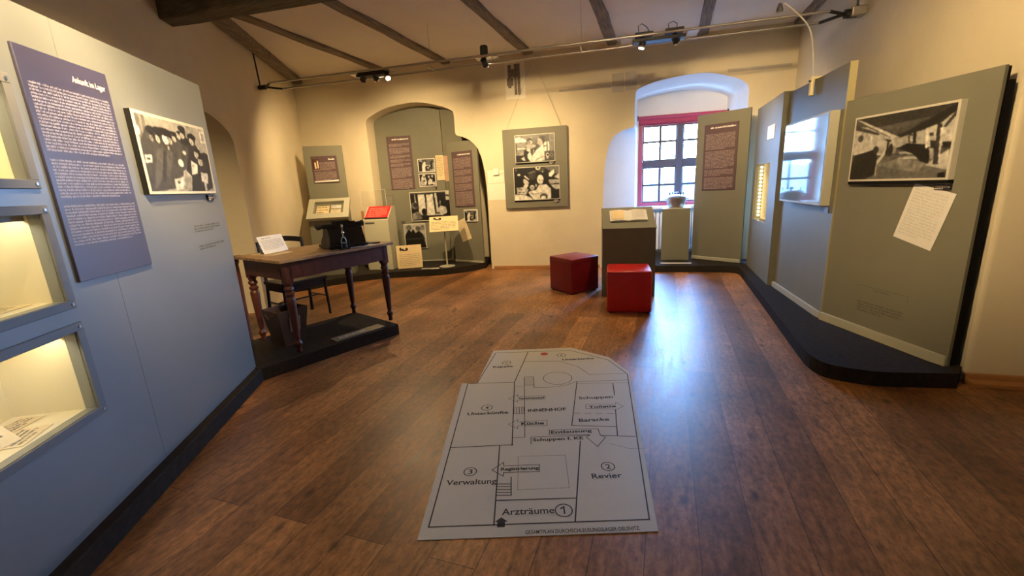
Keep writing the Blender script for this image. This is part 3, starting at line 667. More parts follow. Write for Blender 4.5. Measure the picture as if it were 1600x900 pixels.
# ------------------------------------------------------------------ long display wall at the left
t = thing('display_wall', 'long grey display wall with three lit showcases and a black plinth', 'display wall', LEFT.p(0, 0), LEFT.ang)
cases = [(1.475, 1.807), (1.007, 1.345), (.548, .880)]
CX0, CX1 = -.22, .395
pb = MB()
pb.box(-.40, CX0, 0, .04, .10, 2.115).box(CX1, .7003, 0, .04, .10, 2.115)
zs = [.10] + [z for c in sorted(cases) for z in c] + [2.115]
for i in range(0, len(zs), 2): pb.box(CX0, CX1, 0, .04, zs[i], zs[i + 1])
pb.build('panel', 'panelblue', t)
MB().box(.7020, 1.862, 0, .04, .10, 2.115).build('panel', 'panelblue', t)
MB().box(.7004, .7019, .0006, .038, .13, 2.1145).build('seam_strip', 'blackedge', t)
MB().box(-.40, 1.862, .041, .45, .10, .13).box(1.80, 1.858, .041, .40, .13, 2.10).build('side_frame', 'panelblue', t)
MB().box(-.42, 1.90, -.055, .40, .0, .0985, .006, 1).build('plinth', 'black', t)
for k, (z0, z1) in enumerate(cases):
    lin = MB()
    D = .30
    lin.box(CX0 - .012, CX0, .041, D, z0, z1).box(CX1, CX1 + .012, .041, D, z0, z1).box(CX0, CX1, .041, D, z0 - .012, z0).box(CX0, CX1, .041, D, z1, z1 + .012).box(CX0, CX1, D, D + .012, z0, z1)
    cs = lin.build('showcase', 'caselining', t)
    fr = MB(); a, b, c, d = CX0 - .035, CX1 + .036, z0 - .035, z1 + .035
    fr.box(a, b, -.010, -.0005, c, z0 - .001, .002, 1).box(a, b, -.010, -.0005, z1 + .001, d, .002, 1).box(a, CX0 - .001, -.010, -.0005, z0 - .001, z1 + .001).box(CX1 + .001, b, -.010, -.0005, z0 - .001, z1 + .001)
    cf = fr.build('showcase_frame', 'caseframe', t)
    for sx in (a + .018, b - .018):
        for sz in (c + .018, d - .018):
            s = MB(); s.tube([(sx, -.0102, sz), (sx, -.0135, sz)], .006, 10); s.build('screw', 'steel', cf)
    MB().box(CX0 + .001, CX1 - .001, .004, .008, z0 + .001, z1 - .001).build('glass_pane', 'caseglass', cs)
    MB().box(CX0 + .03, CX1 - .03, .066, .078, z1 - .012, z1 - .001).build('light_strip', 'led', cs)
    MB().box(CX0 + .001, CX1 - .001, .050, .058, z1 - .02, z1 - .0005).build('light_lip', 'caseframe', cs)
# faint notes printed on the wall under the photograph
m = MB(); f = lambda x, y: (x, -.0007, y)
micro(m, 1.43, 1.76, 1.225, 3, .016, f, 91); micro(m, 1.44, 1.77, 1.10, 2, .017, f, 92)
m.build('printed_note', 'fadedink', t)

def doc(name, label, cat, loc, ang, w, h, tilt, m='oldpaper', lines=6, seed=1, ink='fadedink', group=None, yaw=None, thick=.0012):
    """a sheet lying or leaning: local x across, local up the sheet"""
    o = thing(name, label, cat, loc, 0, group, rot=(math.radians(tilt), 0, math.radians(ang)))
    MB().box(-w / 2, w / 2, 0, h, 0, thick).build('sheet', m, o)
    mm = micro(MB(), -w * .42, w * .42, h * .92, lines, h * .8 / max(1, lines), lambda x, y: (x, y, thick + .0006), seed, ragged=.5)
    mm.build('lettering', ink, o)
    return o
doc('document', 'aged handwritten card propped up in the lowest showcase', 'document', LEFT.p(.08, .552, -.12), LEFT.ang - 14, .20, .13, 38, 'oldpaper', 5, 11)
doc('document', 'flat yellowed sheet lying at the front of the lowest showcase', 'document', LEFT.p(.20, .550, -.06), LEFT.ang + 8, .16, .10, 0, 'oldpaper', 4, 12)
doc('document', 'second flat yellowed sheet at the back corner of the lowest showcase', 'document', LEFT.p(.30, .550, -.17), LEFT.ang - 6, .13, .09, 0, 'oldpaper', 4, 13)
doc('document', 'yellowed sheet lying flat on the floor of the middle showcase', 'document', LEFT.p(.28, 1.009, -.09), LEFT.ang + 4, .20, .12, 0, 'oldpaper', 5, 14)

def arrival_title(m, W, H, f):
    write(m, 'Ankunft im Lager', .015, .205, H - .082, f, .024, .012)
tb = text_board(LEFT, .477, .945, 1.065, 1.962, 'tall violet information board headed Ankunft im Lager', None, 49, .01285, 5, breaks=(20, 21, 34, 35), board='blueboard', margin=.024, top=.122, title_fn=arrival_title, body='lavender', weight=.10)
hung_photo(LEFT, 1.035, 1.735, 1.412, 1.83, 'arrival', 'framed photograph of a crowd of women in dark coats on the grey display wall', depth=.03, border=.016, caption=(.27, .335, -.045, -.006), side='blackedge', res=170)

# ------------------------------------------------------------------ low black platform with table
TP = Frame(-2.86, 2.245, 69.0)
t = thing('platform', 'low black platform under the old wooden table', 'platform', TP.p(0, 0), TP.ang)
MB().box(-.06, 1.215, .0, .80, 0, .105, .005, 1).build('deck', 'black', t)
s = thing('name_plate', 'dark plate reading AUFNAHME on the platform under the table', 'sign', TP.p(.60, .1058, -.035), TP.ang)
MB().box(0, .49, .0, .13, 0, .006, .001, 1).build('plate', 'plate', s)
m = MB(); write(m, 'AUFNAHME', .05, .32, .042, lambda x, y: (x, y, .0066), .052, .02); m.build('lettering', 'lettering', s)

# table with turned legs
TAB = Frame(-2.775, 2.455, 74.5)
t = thing('table', 'old brown wooden table with turned legs on the black platform', 'table', TAB.p(0, .105), TAB.ang)
H = .785; TL, TW = 1.11, .76
tp = MB()
for k in range(4):
    y0 = TW * k / 4; tp.box(0, TL, y0 + .0006, y0 + TW / 4 - .0006, H - .024, H, .003, 1)
tp.build('tabletop', 'tablewood', t)
ap = MB()
ap.box(.085, TL - .085, .045, .067, H - .165, H - .0245).box(.085, TL - .085, TW - .067, TW - .045, H - .165, H - .0245)
ap.box(.045, .067, .085, TW - .085, H - .165, H - .0245).box(TL - .067, TL - .045, .085, TW - .085, H - .165, H - .0245)
ap.build('apron', 'redwood', t)
prof = [(.012, 0), (.019, .004), (.021, .02), (.017, .035), (.022, .05), (.031, .072), (.031, .085), (.022, .098), (.018, .112), (.022, .13), (.027, .22), (.033, .36), (.037, .445), (.035, .462), (.026, .474), (.036, .488), (.036, .502), (.024, .514), (.024, .522), (.037, .536), (.037, .550), (.027, .562), (.032, .575), (.034, .59)]
for lx, ly in ((.078, .078), (TL - .078, .078), (.078, TW - .078), (TL - .078, TW - .078)):
    l = MB(); l.lathe(prof, lx, ly, 18, .0005); l.box(lx - .033, lx + .033, ly - .033, ly + .033, .588, H - .0245, .003, 1)
    l.build('leg', 'redwood', t, smooth=True)

# typewriter, its back towards the room
tw = thing('typewriter', 'black upright typewriter seen from behind on the wooden table', 'typewriter', TAB.p(.525, .105 + H, -.15), TAB.ang - 15)
tw.scale = (.84, .84, 1.0)
b = MB(); b.box(.0, .42, .0, .36, .006, .032, .006)
b.build('base', 'blackgloss', tw)
bo = MB(); bo.prism([(.02, .032), (.34, .032), (.31, .07), (.22, .12), (.19, .172), (.17, .184), (.06, .184), (.03, .17)], .02, .385, 'x')
bo.build('body', 'blackgloss', tw)
bo = MB(); bo.hexa([(.01, .004, .033), (.40, .004, .033), (.40, .019, .033), (.01, .019, .033), (.03, .012, .183), (.375, .012, .183), (.375, .028, .183), (.03, .028, .183)])
bo.build('back_cover', 'blackgloss', tw)
ca = MB(); ca.box(-.02, .40, .05, .135, .1845, .202, .004, 1).tube([(-.04, .09, .206), (.40, .09, .206)], .023, 14).box(-.03, .39, .036, .046, .188, .218)
ca.build('carriage', 'blackgloss', tw, smooth=True)
for x0, x1 in ((-.075, -.041), (.401, .425)):
    MB().tube([(x0, .09, .206), (x1, .09, .206)], .028, 14).tube([(x0 - .01, .09, .206), (x0, .09, .206)], .016, 12).build('platen_knob', 'darkmetal', tw, smooth=True)
MB().tube([(-.03, .13, .196), (-.06, .15, .186), (-.068, .20, .178)], .005).build('return_lever', 'steel', tw)
MB().box(.08, .32, .048, .054, .2035, .236).box(.10, .30, .14, .146, .2, .24, .004, 1).build('paper_rest', 'blackgloss', tw)
ky = MB()
for r in range(4):
    for k in range(11):
        ky.tube([(.06 + .027 * k + .006 * r, .345 - .022 * r, .046 + .014 * r), (.06 + .027 * k + .006 * r, .345 - .022 * r, .052 + .014 * r)], .008, 8)
ky.build('keys', 'darkmetal', tw)
for x in (.04, .38):
    for y in (.03, .33): MB().lathe([(.014, 0), (.014, .006)], x, y, 10).build('foot', 'darkmetal', tw)

ns = thing('stamp_holder', 'slim silver stamp device standing behind the typewriter', 'stamp', TAB.p(.62, .105 + H, -.065), TAB.ang - 8)
MB().box(-.045, .045, -.022, .022, 0, .012, .003, 1).build('base', 'darkmetal', ns)
MB().lathe([(.006, .1), (.006, .13), (.012, .135), (.014, .145), (.011, .155), (.005, .16), (.004, .185), (.010, .195), (.011, .21), (.006, .218)], 0, 0, 14).build('plunger', 'chrome', ns, smooth=True)
g = MB()
for x in (-.022, .022): g.tube([(x, 0, .0125), (x, 0, .075), (x * .6, 0, .1), (0, 0, .112)], .0045)
g.box(-.024, .024, -.012, .012, .05, .06)
g.build('frame', 'steel', ns)
MB().box(-.012, .012, -.01, .01, .0125, .049).tube([(.03, 0, .05), (.045, 0, .06), (.045, 0, .035)], .006).build('number_block', 'darkmetal', ns)
ip = thing('ink_pad', 'flat dark ink pad beside the typewriter at the table end', 'ink pad', TAB.p(.985, .105 + H, -.13), TAB.ang - 20)
MB().box(-.05, .05, -.035, .035, 0, .012, .003, 1).build('tin', 'darkmetal', ip)
MB().box(-.05, .05, .036, .09, .0, .005, .002, 1).build('lid', 'steel', ip)
sh = doc('paper_sheet', 'loose pale sheet lying under the silver stamp device', 'paper', TAB.p(.78, .1052 + H, -.055), TAB.ang + 3, .32, .10, 0, 'paper', 0, 31)
ns.location.z += .0014
doc('paper_sheet', 'yellowed sheet lying flat beside the propped card on the table', 'paper', TAB.p(.26, .1052 + H, -.42), TAB.ang + 14, .21, .29, 0, 'oldpaper', 10, 33)
cd = thing('information_card', 'pale printed card leaning back at the near end of the wooden table', 'card', TAB.p(.29, .105 + H, -.60), TAB.ang + 22)
MB().sheet([(-.145, 0, 0), (.145, 0, 0), (.145, .055, .15), (-.145, .055, .15)], .002).build('face', 'paper', cd)
MB().sheet([(-.08, .058, .14), (.08, .058, .14), (.08, .10, .001), (-.08, .10, .001)], .002).build('strut', 'paper', cd)
fc = lambda x, y: (x, y * .055 / .15 - .0026, y + .0006)
m = MB(); micro(m, -.10, .06, .14, 1, .016, fc, 41, weight=.22); micro(m, -.12, .12, .118, 7, .0125, fc, 42); m.build('lettering', 'greyink', cd)

# chair behind the table
ch = thing('chair', 'black wooden chair pushed behind the old table', 'chair', (-3.95, 3.68, 0), 74.5)
MB().box(-.27, .27, -.20, .20, .425, .465, .012).build('seat', 'blackgloss', ch)
MB().box(-.25, .25, -.18, -.16, .36, .424).box(-.25, .25, .16, .18, .36, .424).box(-.25, -.23, -.16, .16, .36, .424).box(.23, .25, -.16, .16, .36, .424).build('seat_rail', 'blackgloss', ch)
for sx in (-1, 1):
    MB().tube([(sx * .25, -.175, 0), (sx * .24, -.17, .36), (sx * .24, -.17, .425)], .014, 8, .022).build('leg', 'blackgloss', ch, smooth=True)
    MB().tube([(sx * .25, .21, 0), (sx * .24, .18, .42), (sx * .245, .19, .7), (sx * .25, .21, .90)], .018, 8).build('leg', 'blackgloss', ch, smooth=True)
for z, hh in ((.90, .06), (.68, .03)):
    rail = MB()
    st = []
    for i in range(9):
        x = -.25 + .50 * i / 8; y = .205 + .06 * (1 - (x / .25) ** 2) if z > .8 else .19 + .05 * (1 - (x / .25) ** 2)
        st.append((x, y, z + (.035 * (1 - (x / .25) ** 2) if z > .8 else 0)))
    for a, b2 in zip(st, st[1:]):
        rail.hexa([(a[0], a[1] - .009, a[2] - hh), (b2[0], b2[1] - .009, b2[2] - hh), (b2[0], b2[1] + .009, b2[2] - hh), (a[0], a[1] + .009, a[2] - hh), (a[0], a[1] - .009, a[2]), (b2[0], b2[1] - .009, b2[2]), (b2[0], b2[1] + .009, b2[2]), (a[0], a[1] + .009, a[2])])
    rail.build('top_rail' if z > .8 else 'back_rail', 'blackgloss', ch)
MB().tube([(-.245, -.165, .22), (-.245, .185, .22)], .009).tube([(.245, -.165, .22), (.245, .185, .22)], .009).tube([(-.245, .0, .22), (.245, .0, .22)], .009).build('stretcher', 'blackgloss', ch)

# waste basket
wb = thing('waste_basket', 'square wooden waste basket under the table', 'basket', TP.p(.36, .1055, -.42), TP.ang + 8)
B0, B1, HB = .095, .135, .32
for k in range(4):
    c, s_ = [(1, 0), (0, 1), (-1, 0), (0, -1)][k]
    def R(x, y, z): return (x * c - y * s_, x * s_ + y * c, z)
    MB().hexa([R(-B0, -B0, .012), R(B0 - .0, -B0, .012), R(B0 - .012, -B0 + .012, .012), R(-B0 + .012, -B0 + .012, .012), R(-B1, -B1, HB), R(B1, -B1, HB), R(B1 - .012, -B1 + .012, HB), R(-B1 + .012, -B1 + .012, HB)]).build('side_panel', 'darkwood', wb)
MB().box(-B0, B0, -B0, B0, 0, .0115).build('bottom', 'darkwood', wb)
MB().hexa([(-.04, -.1145, .12), (.05, -.1145, .12), (.05, -.1100, .12), (-.04, -.1100, .12), (-.043, -.132, .25), (.055, -.132, .25), (.055, -.126, .25), (-.043, -.126, .25)]).build('label_patch', 'oldwood', wb)
bl = MB()
for i in range(5): bl.tube([(.145, -.02, .30), (.17, -.02, .29)], .004)
MB().tube([(-.132, -.05, .28), (-.145, -.05, .29), (-.152, 0, .25), (-.145, .05, .29), (-.132, .05, .28)], .004).build('handle', 'darkwood', wb)
bl.bm.free()

# dark red post standing at the end of the display wall
ps = thing('wooden_stand', 'dark red-brown wooden stand on the floor behind the end of the grey display wall', 'stand', (-3.62, 2.74, 0.0005), 69)
MB().box(-.10, .10, -.05, .05, 0, .05, .012).build('foot', 'redwood', ps)
MB().lathe([(.030, .05), (.030, .08), (.024, .10), (.026, .40), (.030, .66), (.026, .80), (.036, .82), (.036, .835), (.028, .845)], 0, 0, 16).build('post', 'redwood', ps, smooth=True)
MB().box(-.07, .07, -.06, .06, .846, .875, .006).build('top', 'redwood', ps)

# ------------------------------------------------------------------ curved platform and displays by the arch
def arch_platform():
    front = [(-5.10, 4.70), (-4.99, 4.84), (-4.82, 5.17), (-4.58, 5.47), (-4.30, 5.70)] + smooth_path([(-4.30, 5.70), (-3.90, 5.875), (-3.42, 6.07), (-3.09, 6.36), (-2.95, 6.58), (-2.915, 6.68)], 5)[1:]
    def bwp(s, d): q = BACK.p(s, 0, -d); return (q.x, q.y)
    back = [bwp(-.13, .06), bwp(-.20, .68), bwp(-1.98, .68), bwp(-2.0, .02), bwp(-2.06, -.01), bwp(-3.22, -.01)]
    lw = LEFTWALL.p(1.12, 0, .012)
    return front + back + [(lw.x, lw.y)]
t = thing('platform', 'low black platform with a curved front below the arched recess', 'platform', (0, 0, 0))
MB().prism(arch_platform(), 0, .10).build('deck', 'black', t)

# kiosk in the corner
t = thing('kiosk', 'tall grey kiosk with a sloping showcase in the room corner', 'display stand', KIOSK.p(0, .1005), KIOSK.ang)
Z = .1005
MB().box(0, .59, .0, .04, 0, 2.13 - Z, .002, 1).build('back_panel', 'panel', t)
MB().box(.0, .59, -.28, -.0005, 0, 1.00 - Z).build('cabinet', 'panel', t)
# sloping desk: a slab with a sunken tray, front edge lower and wider
q = lambda u, k, lift=0: (u, -.34 * k - lift * .62, (1.30 - .275 * k) - Z + lift * .78)
dk = MB()
def slab(m, u0, u1, k0, k1, a, b): m.hexa([q(u0, k1, a), q(u1, k1, a), q(u1, k0, a), q(u0, k0, a), q(u0, k1, b), q(u1, k1, b), q(u1, k0, b), q(u0, k0, b)])
slab(dk, -.01, .62, .80, 1.06, -.03, .02); slab(dk, -.01, .62, .0, .16, -.03, .02); slab(dk, -.01, .08, .16, .80, -.03, .02); slab(dk, .53, .62, .16, .80, -.03, .02)
dk.build('desk_frame', 'paleedge', t)
m = MB(); slab(m, .08, .53, .16, .80, -.055, -.035); m.build('tray', 'panel', t)
m = MB(); slab(m, .08, .53, .16, .80, .004, .008); m.build('glass_pane', 'caseglass', t)
MB().prism([(-.0007, .90), (-.279, .90), (-.279, .905), (-.0007, 1.14)], .002, .588, 'x').build('desk_support', 'panel', t)
def tray_doc(label, u0, u1, k0, k1, m, seed):
    o = thing('document', label, 'document', KIOSK.p(0, Z), KIOSK.ang)
    b = MB(); slab(b, u0, u1, k0, k1, -.033, -.031); b.build('sheet', m, o)
    a = micro(MB(), u0 + .01, u1 - .01, 1, 3, .3, lambda x, y: q(x, k1 + (k0 - k1) * y, -.0302), seed, char=.03, weight=.012, xh=.4)
    a.build('lettering', 'fadedink', o)
tray_doc('orange-brown document with a stained lower edge in the kiosk tray', .11, .30, .28, .74, 'creamcard', 51)
tray_doc('upper of two small pale cards in the kiosk tray', .33, .48, .26, .42, 'paper', 52)
tray_doc('lower of two small pale cards in the kiosk tray', .33, .48, .48, .68, 'oldpaper', 53)
tb = text_board(KIOSK, .105, .495, 1.56, 1.975, 'small square aubergine text board with a portrait picture on the kiosk', .10, 17, .0165, 61, breaks=(8,), margin=.03, top=.09)
MB().box(-.18, -.075, -.0155, -.0128, .215, .37).build('picture', 'redwood', tb)
MB().box(-.150, -.125, -.0165, -.0157, .225, .32).box(-.11, -.09, -.0165, -.0157, .23, .345).build('picture_highlight', 'oldpaper', tb)
MB().sheet([(-.185, -.0134, .012), (.185, -.0134, .02), (.185, -.0134, .045), (-.185, -.0134, .035)], .001).build('bottom_strip', 'paper', tb)

# small cabinet with the red notice under a glass hood
RC = Frame(-4.705, 5.925, 8.1)
t = thing('cabinet', 'narrow pale grey cabinet with a glass hood over a red notice', 'cabinet', RC.p(0, .1005), RC.ang)
MB().prism([(.0, 0), (.0, .83), (.20, 1.04), (.30, 1.04), (.30, 0)], 0, .445, 'x').build('body', 'cabinet', t)
MB().box(-.045, -.006, .05, .07, 0, .98).build('back_edge', 'orangewood', t)
MB().box(.03, .20, -.004, -.0005, .765, .795).build('name_tag', 'plate', t)
gl = MB(); 
for b in ((.0, .004, .02, .29, 1.041, 1.30), (.441, .445, .02, .29, 1.041, 1.30), (.004, .441, .286, .29, 1.041, 1.30), (.0, .445, .02, .29, 1.3005, 1.305)): gl.box(*b)
gl.build('glass_hood', 'caseglass', t)
MB().box(.0, .003, .017, .0195, 1.041, 1.305).box(.442, .445, .017, .0195, 1.041, 1.305).box(.0, .445, .017, .0195, 1.3055, 1.308).build('hood_edge', 'fabricwhite', t)
nt = thing('notice', 'bright red notice lying on the sloping top of the narrow cabinet', 'notice', RC.p(0, .1005), RC.ang)
fs = lambda x, y, l=0: (x, .012 + .19 * y - .72 * l, .845 + .195 * y + .69 * l)
b = MB(); b.hexa([fs(.025, .08, .003), fs(.43, .08, .003), fs(.43, 1, .003), fs(.025, 1, .003), fs(.025, .08, .006), fs(.43, .08, .006), fs(.43, 1, .006), fs(.025, 1, .006)])
b.build('card', 'redcard', nt)
b = MB(); b.hexa([fs(.02, 0, .003), fs(.435, 0, .003), fs(.435, .075, .003), fs(.02, .075, .003), fs(.02, 0, .016), fs(.435, 0, .016), fs(.435, .075, .016), fs(.02, .075, .016)])
b.build('ledge', 'darkmetal', nt)
m = micro(MB(), .06, .40, .9, 5, .15, lambda x, y: fs(x, y, .0066), 71, char=.09, weight=.035, xh=.45); m.build('lettering', 'noticeink', nt)

# arched display wall inside the recess
t = thing('arch_display_wall', 'grey display wall with an arched top folded inside the recess', 'display wall', ARCH.p(0, .1005), ARCH.ang)
top = smooth_path([(-.63, 2.54), (-.52, 2.60), (-.25, 2.685), (.1, 2.73), (.35, 2.715), (.54, 2.67)], 4)
MB().prism([(-.63, 0), (.54, 0)] + [(u, z - .1) for u, z in top[::-1]], 0, .03, 'y').build('panel', 'panel', t)
MB().box(-.05, .54, -.012, -.0005, 0, .02).build('foot_strip', 'paleedge', t)
fold = ARCH.p(.545, 0)
FOLD = Frame(fold.x, fold.y, -15.0)
bpy.context.view_layer.update()
def to_local(o, p): return o.matrix_world.inverted() @ Vector(p)
fp = MB()
pts = [(0.004, 0), (.44, 0), (.44, 2.40), (.30, 2.50), (.12, 2.565), (.004, 2.58)]
fr_, bk_ = [], []
for u_, z_ in pts:
    fr_.append(fp.bm.verts.new(to_local(t, FOLD.p(u_, z_ + .1005, 0)))); bk_.append(fp.bm.verts.new(to_local(t, FOLD.p(u_, z_ + .1005, -.03))))
for i in range(len(pts)):
    j = (i + 1) % len(pts); fp.bm.faces.new((fr_[i], fr_[j], bk_[j], bk_[i]))
fp.bm.faces.new(fr_[::-1]); fp.bm.faces.new(bk_)
fp.build('side_panel', 'panel', t)
text_board(ARCH, -.435, -.003, 1.40, 2.295, 'tall aubergine text board on the arched display wall', .30, 44, .0175, 81, breaks=(3, 10, 14, 18, 22, 33), top=.12, margin=.035)
hung_photo(ARCH, .08, .388, 1.672, 1.90, 'visit', 'upper of two small photographs, a white figure bending over, on the arched display wall', depth=.012, border=.014, frame='paper', group=None, res=60)
hung_photo(ARCH, .078, .384, 1.425, 1.65, 'nurse', 'lower of two small photographs, nurses in white, on the arched display wall', depth=.012, border=.014, frame='paper', caption=(.08, .15, -.05, -.012), res=60)
hung_photo(ARCH, -.122, .61, .83, 1.342, 'ward', 'large framed photograph of a ward with tall windows in the arched recess', depth=.03, border=.014, frame='photoframe', res=100)
hung_photo(ARCH, -.29, .11, .34, .79, 'yard', 'dark framed photograph low down behind the reading stand', depth=.025, border=.012, frame='photoframe', res=60)
l = MB().box(-.06, .02, -.01, -.0006, .0, .05); o = place(l.build('caption_plate', 'plate'), ARCH.p(-.27, .80), ARCH.ang); tag(o, 'small dark caption plate above the dark low photograph', 'label')
# the pinned document bent round the fold
t = thing('document', 'large pale document folded round the inner corner of the arched display wall', 'document', ARCH.p(.385, 1.52, .013), ARCH.ang)
bpy.context.view_layer.update()
MB().box(.02, .158, -.002, .0, .0, .42).build('sheet', 'creamcard', t)
a_, b_ = to_local(t, FOLD.p(.004, 1.50, .006)), to_local(t, FOLD.p(.20, 1.50, .006)); c_, d_ = to_local(t, FOLD.p(.20, 1.915, .006)), to_local(t, FOLD.p(.004, 1.925, .006))
MB().sheet([a_, b_, c_, d_], .002).build('folded_half', 'shadedpaper', t)  # darker pink tone paints the shade on the turned half
m = micro(MB(), .03, .15, .40, 12, .028, lambda x, y: (x, -.0027, y), 83, weight=.1); m.build('lettering', 'fadedink', t)

# narrow stele in front
t = thing('stele', 'narrow grey stele standing at the end of the curved platform', 'display stand', STELE.p(0, .1005), STELE.ang)
MB().box(-.055, .565, 0, .035, 0, 2.02, .002, 1).build('panel', 'panel', t)
MB().box(-.05, .56, -.014, -.0005, 0, .035, .003, 1).build('foot_strip', 'paleedge', t)
text_board(STELE, .045, .467, 1.057, 1.962, 'tall aubergine text board on the narrow stele beside the arch', .27, 44, .0178, 85, breaks=(10, 16, 23, 30), top=.10, margin=.03)
hung_photo(STELE, .225, .505, .808, 1.008, 'visit', 'small photograph of a group on a pale ledge of the narrow stele', depth=.02, border=.014, frame='paper', res=50)
def tilted_note(fr, u, z, w, h, roll, label, m='oldpaper', seed=1, lines=14, wd=.002, ink='fadedink'):
    o = thing('note', label, 'note', fr.p(u, z, wd), 0)
    o.rotation_euler = (0, math.radians(roll), 0)
    o.matrix_world = Matrix.Translation(fr.p(u, z, wd)) @ Matrix.Rotation(math.radians(fr.ang), 4, 'Z') @ Matrix.Rotation(math.radians(roll), 4, 'Y')
    MB().box(-w / 2, w / 2, -.0025, -.0005, -h / 2, h / 2).build('sheet', m, o)
    a = micro(MB(), -w * .42, w * .42, h * .44, lines, h * .84 / lines, lambda x, y: (x, -.0031, y), seed, weight=.045); a.build('lettering', ink, o)
    return o
tilted_note(STELE, .183, .66, .21, .37, -20, 'tilted yellowed handwritten note on the narrow stele', 'oldpaper', 87)

# reading stand and the card on the platform
rs = thing('reading_stand', 'slim metal stand holding a tilted cream card on the curved platform', 'stand', (-3.43, 6.33, .1005), 26)
MB().lathe([(.13, 0), (.13, .006), (.03, .012)], 0, 0, 28).build('base', 'paleedge', rs, smooth=True)
MB().tube([(0, 0, .012), (0, 0, .68)], .014, 12).build('pole', 'paleedge', rs, smooth=True)
MB().tube([(0, 0, .681), (0, .0, .70)], .02, 12).box(-.10, .10, -.07, -.05, .60, .64).build('bracket', 'darkmetal', rs)
fs2 = lambda x, y, l=0: (x, -.12 + .24 * y - .69 * l, .595 + .225 * y + .72 * l)
def tilted_card(m, x0, x1, y0, y1, a, b): m.hexa([fs2(x0, y0, a), fs2(x1, y0, a), fs2(x1, y1, a), fs2(x0, y1, a), fs2(x0, y0, b), fs2(x1, y0, b), fs2(x1, y1, b), fs2(x0, y1, b)])
b = MB(); tilted_card(b, -.235, .235, 0, 1, .0, .008); cdp = b.build('card', 'creamcard', rs)
m = micro(MB(), -.21, .20, .68, 6, .095, lambda x, y: fs2(x, y, .0087), 95, char=.08, weight=.03, xh=.35); m.build('lettering', 'fadedink', cdp)
m = MB()
for (cx, cy, rx, ry) in ((-.15, .86, .022, .07), (-.12, .80, .018, .05), (-.06, .84, .024, .07), (-.09, .78, .05, .03)):
    m.poly([fs2(cx + rx * math.cos(a), cy + ry * math.sin(a), .0088) for a in np.linspace(0, 2 * math.pi, 14)[:-1]])
m.build('vignette', 'ink', cdp)
pc = thing('placard', 'square cream placard standing on the curved platform before the reading stand', 'placard', (-4.02, 6.128, .1005), 30)
MB().sheet([(-.205, 0, 0), (.205, 0, 0), (.205, .03, .385), (-.205, .03, .385)], .008).build('face', 'creamcard', pc)
MB().sheet([(-.1, .03, .36), (.1, .03, .36), (.1, .13, 0.001), (-.1, .13, 0.001)], .004).build('strut', 'creamcard', pc)
fp2 = lambda x, y: (x, y * .03 / .385 - .0092, y)
m = micro(MB(), -.17, .17, .25, 7, .03, fp2, 97, weight=.07, xh=.35); m.build('lettering', 'fadedink', pc)
m = MB()
for (cx, cy, rx, ry) in ((-.135, .325, .018, .03), (-.10, .315, .022, .018), (-.035, .318, .022, .025), (-.07, .30, .03, .008)):
    m.poly([(lambda q: (q[0], q[1] - .0006, q[2]))(fp2(cx + rx * math.cos(a), cy + ry * math.sin(a))) for a in np.linspace(0, 2 * math.pi, 14)[:-1]])
m.build('vignette', 'ink', pc)
for i, (x, y, mm, lb) in enumerate(((-3.55, 6.115, 'paper', 'white label card lying before the foot of the reading stand'), (-3.70, 6.085, 'patch', 'grey label card lying between the placard and the reading stand'))):
    o = MB().box(-.07, .07, -.035, .035, 0, .006, .001, 1).build('label_card', mm); place(o, (x, y, .1006), 20); tag(o, lb, 'label')

# ------------------------------------------------------------------ panel hanging on the back wall
t = thing('hanging_panel', 'grey panel hung on two thin wires on the back wall', 'panel', BACK.p(.805, 1.005, .03), BACK.ang)
MB().box(-.505, .505, -.025, 0, 0, 1.212, .003, 1).build('board', 'panel', t)
MB().tube([(-.44, -.012, 1.212), (.02, .010, 2.18)], .0022, 6).build('wire', 'steel', t)
MB().tube([(.42, -.012, 1.212), (.03, .010, 2.18)], .0022, 6).build('wire', 'steel', t)
MB().tube([(.025, .028, 2.18), (.025, .0, 2.18), (.025, -.002, 2.20)], .006, 8).build('hook', 'darkmetal', t)
hung_photo(BACK, .495, 1.122, 1.705, 2.122, 'stove', 'upper photograph of the hanging panel, woman in white with a child', depth=.012, border=.010, w=.0555, caption=(.215, .295, -.046, -.003), res=100, foot='blackedge')
hung_photo(BACK, .452, 1.185, 1.125, 1.638, 'children', 'lower photograph of the hanging panel, children eating at a table', depth=.012, border=.010, w=.0555, caption=(.265, .345, -.052, -.003), res=110, foot='blackedge')

# ------------------------------------------------------------------ cube stools
def stool(loc, ang, label, m):
    t = thing('cube_stool', label, 'stool', loc, ang, 'leatherette cube stools')
    MB().box(-.225, .225, -.225, .225, .010, .448, .016, 3).build('upholstery', m, t, smooth=True)
    seam = MB()
    z = .405; k = .2256
    for a, b in (((-k, -k), (k, -k)), ((k, -k), (k, k)), ((k, k), (-k, k)), ((-k, k), (-k, -k))): seam.tube([(a[0] * .96, a[1] * .998 if abs(a[1] - b[1]) < .01 else a[1] * .96, z), (b[0] * .96, b[1] * .998 if abs(a[1] - b[1]) < .01 else b[1] * .96, z)] if abs(a[1] - b[1]) < .01 else [(a[0] * .998, a[1] * .96, z), (b[0] * .998, b[1] * .96, z)], .003, 6)
    seam.build('seam', m, t)
    for sx in (-.19, .19):
        for sy in (-.19, .19): MB().lathe([(.02, 0), (.02, .0095)], sx, sy, 12).build('foot', 'darkmetal', t)
    return t
stool((-1.092, 5.41, 0), 51, 'dark red cube stool turned on edge', 'darkred')
stool((-.350, 4.665, 0), 6.8, 'bright red cube stool in front of the grey lectern', 'red')

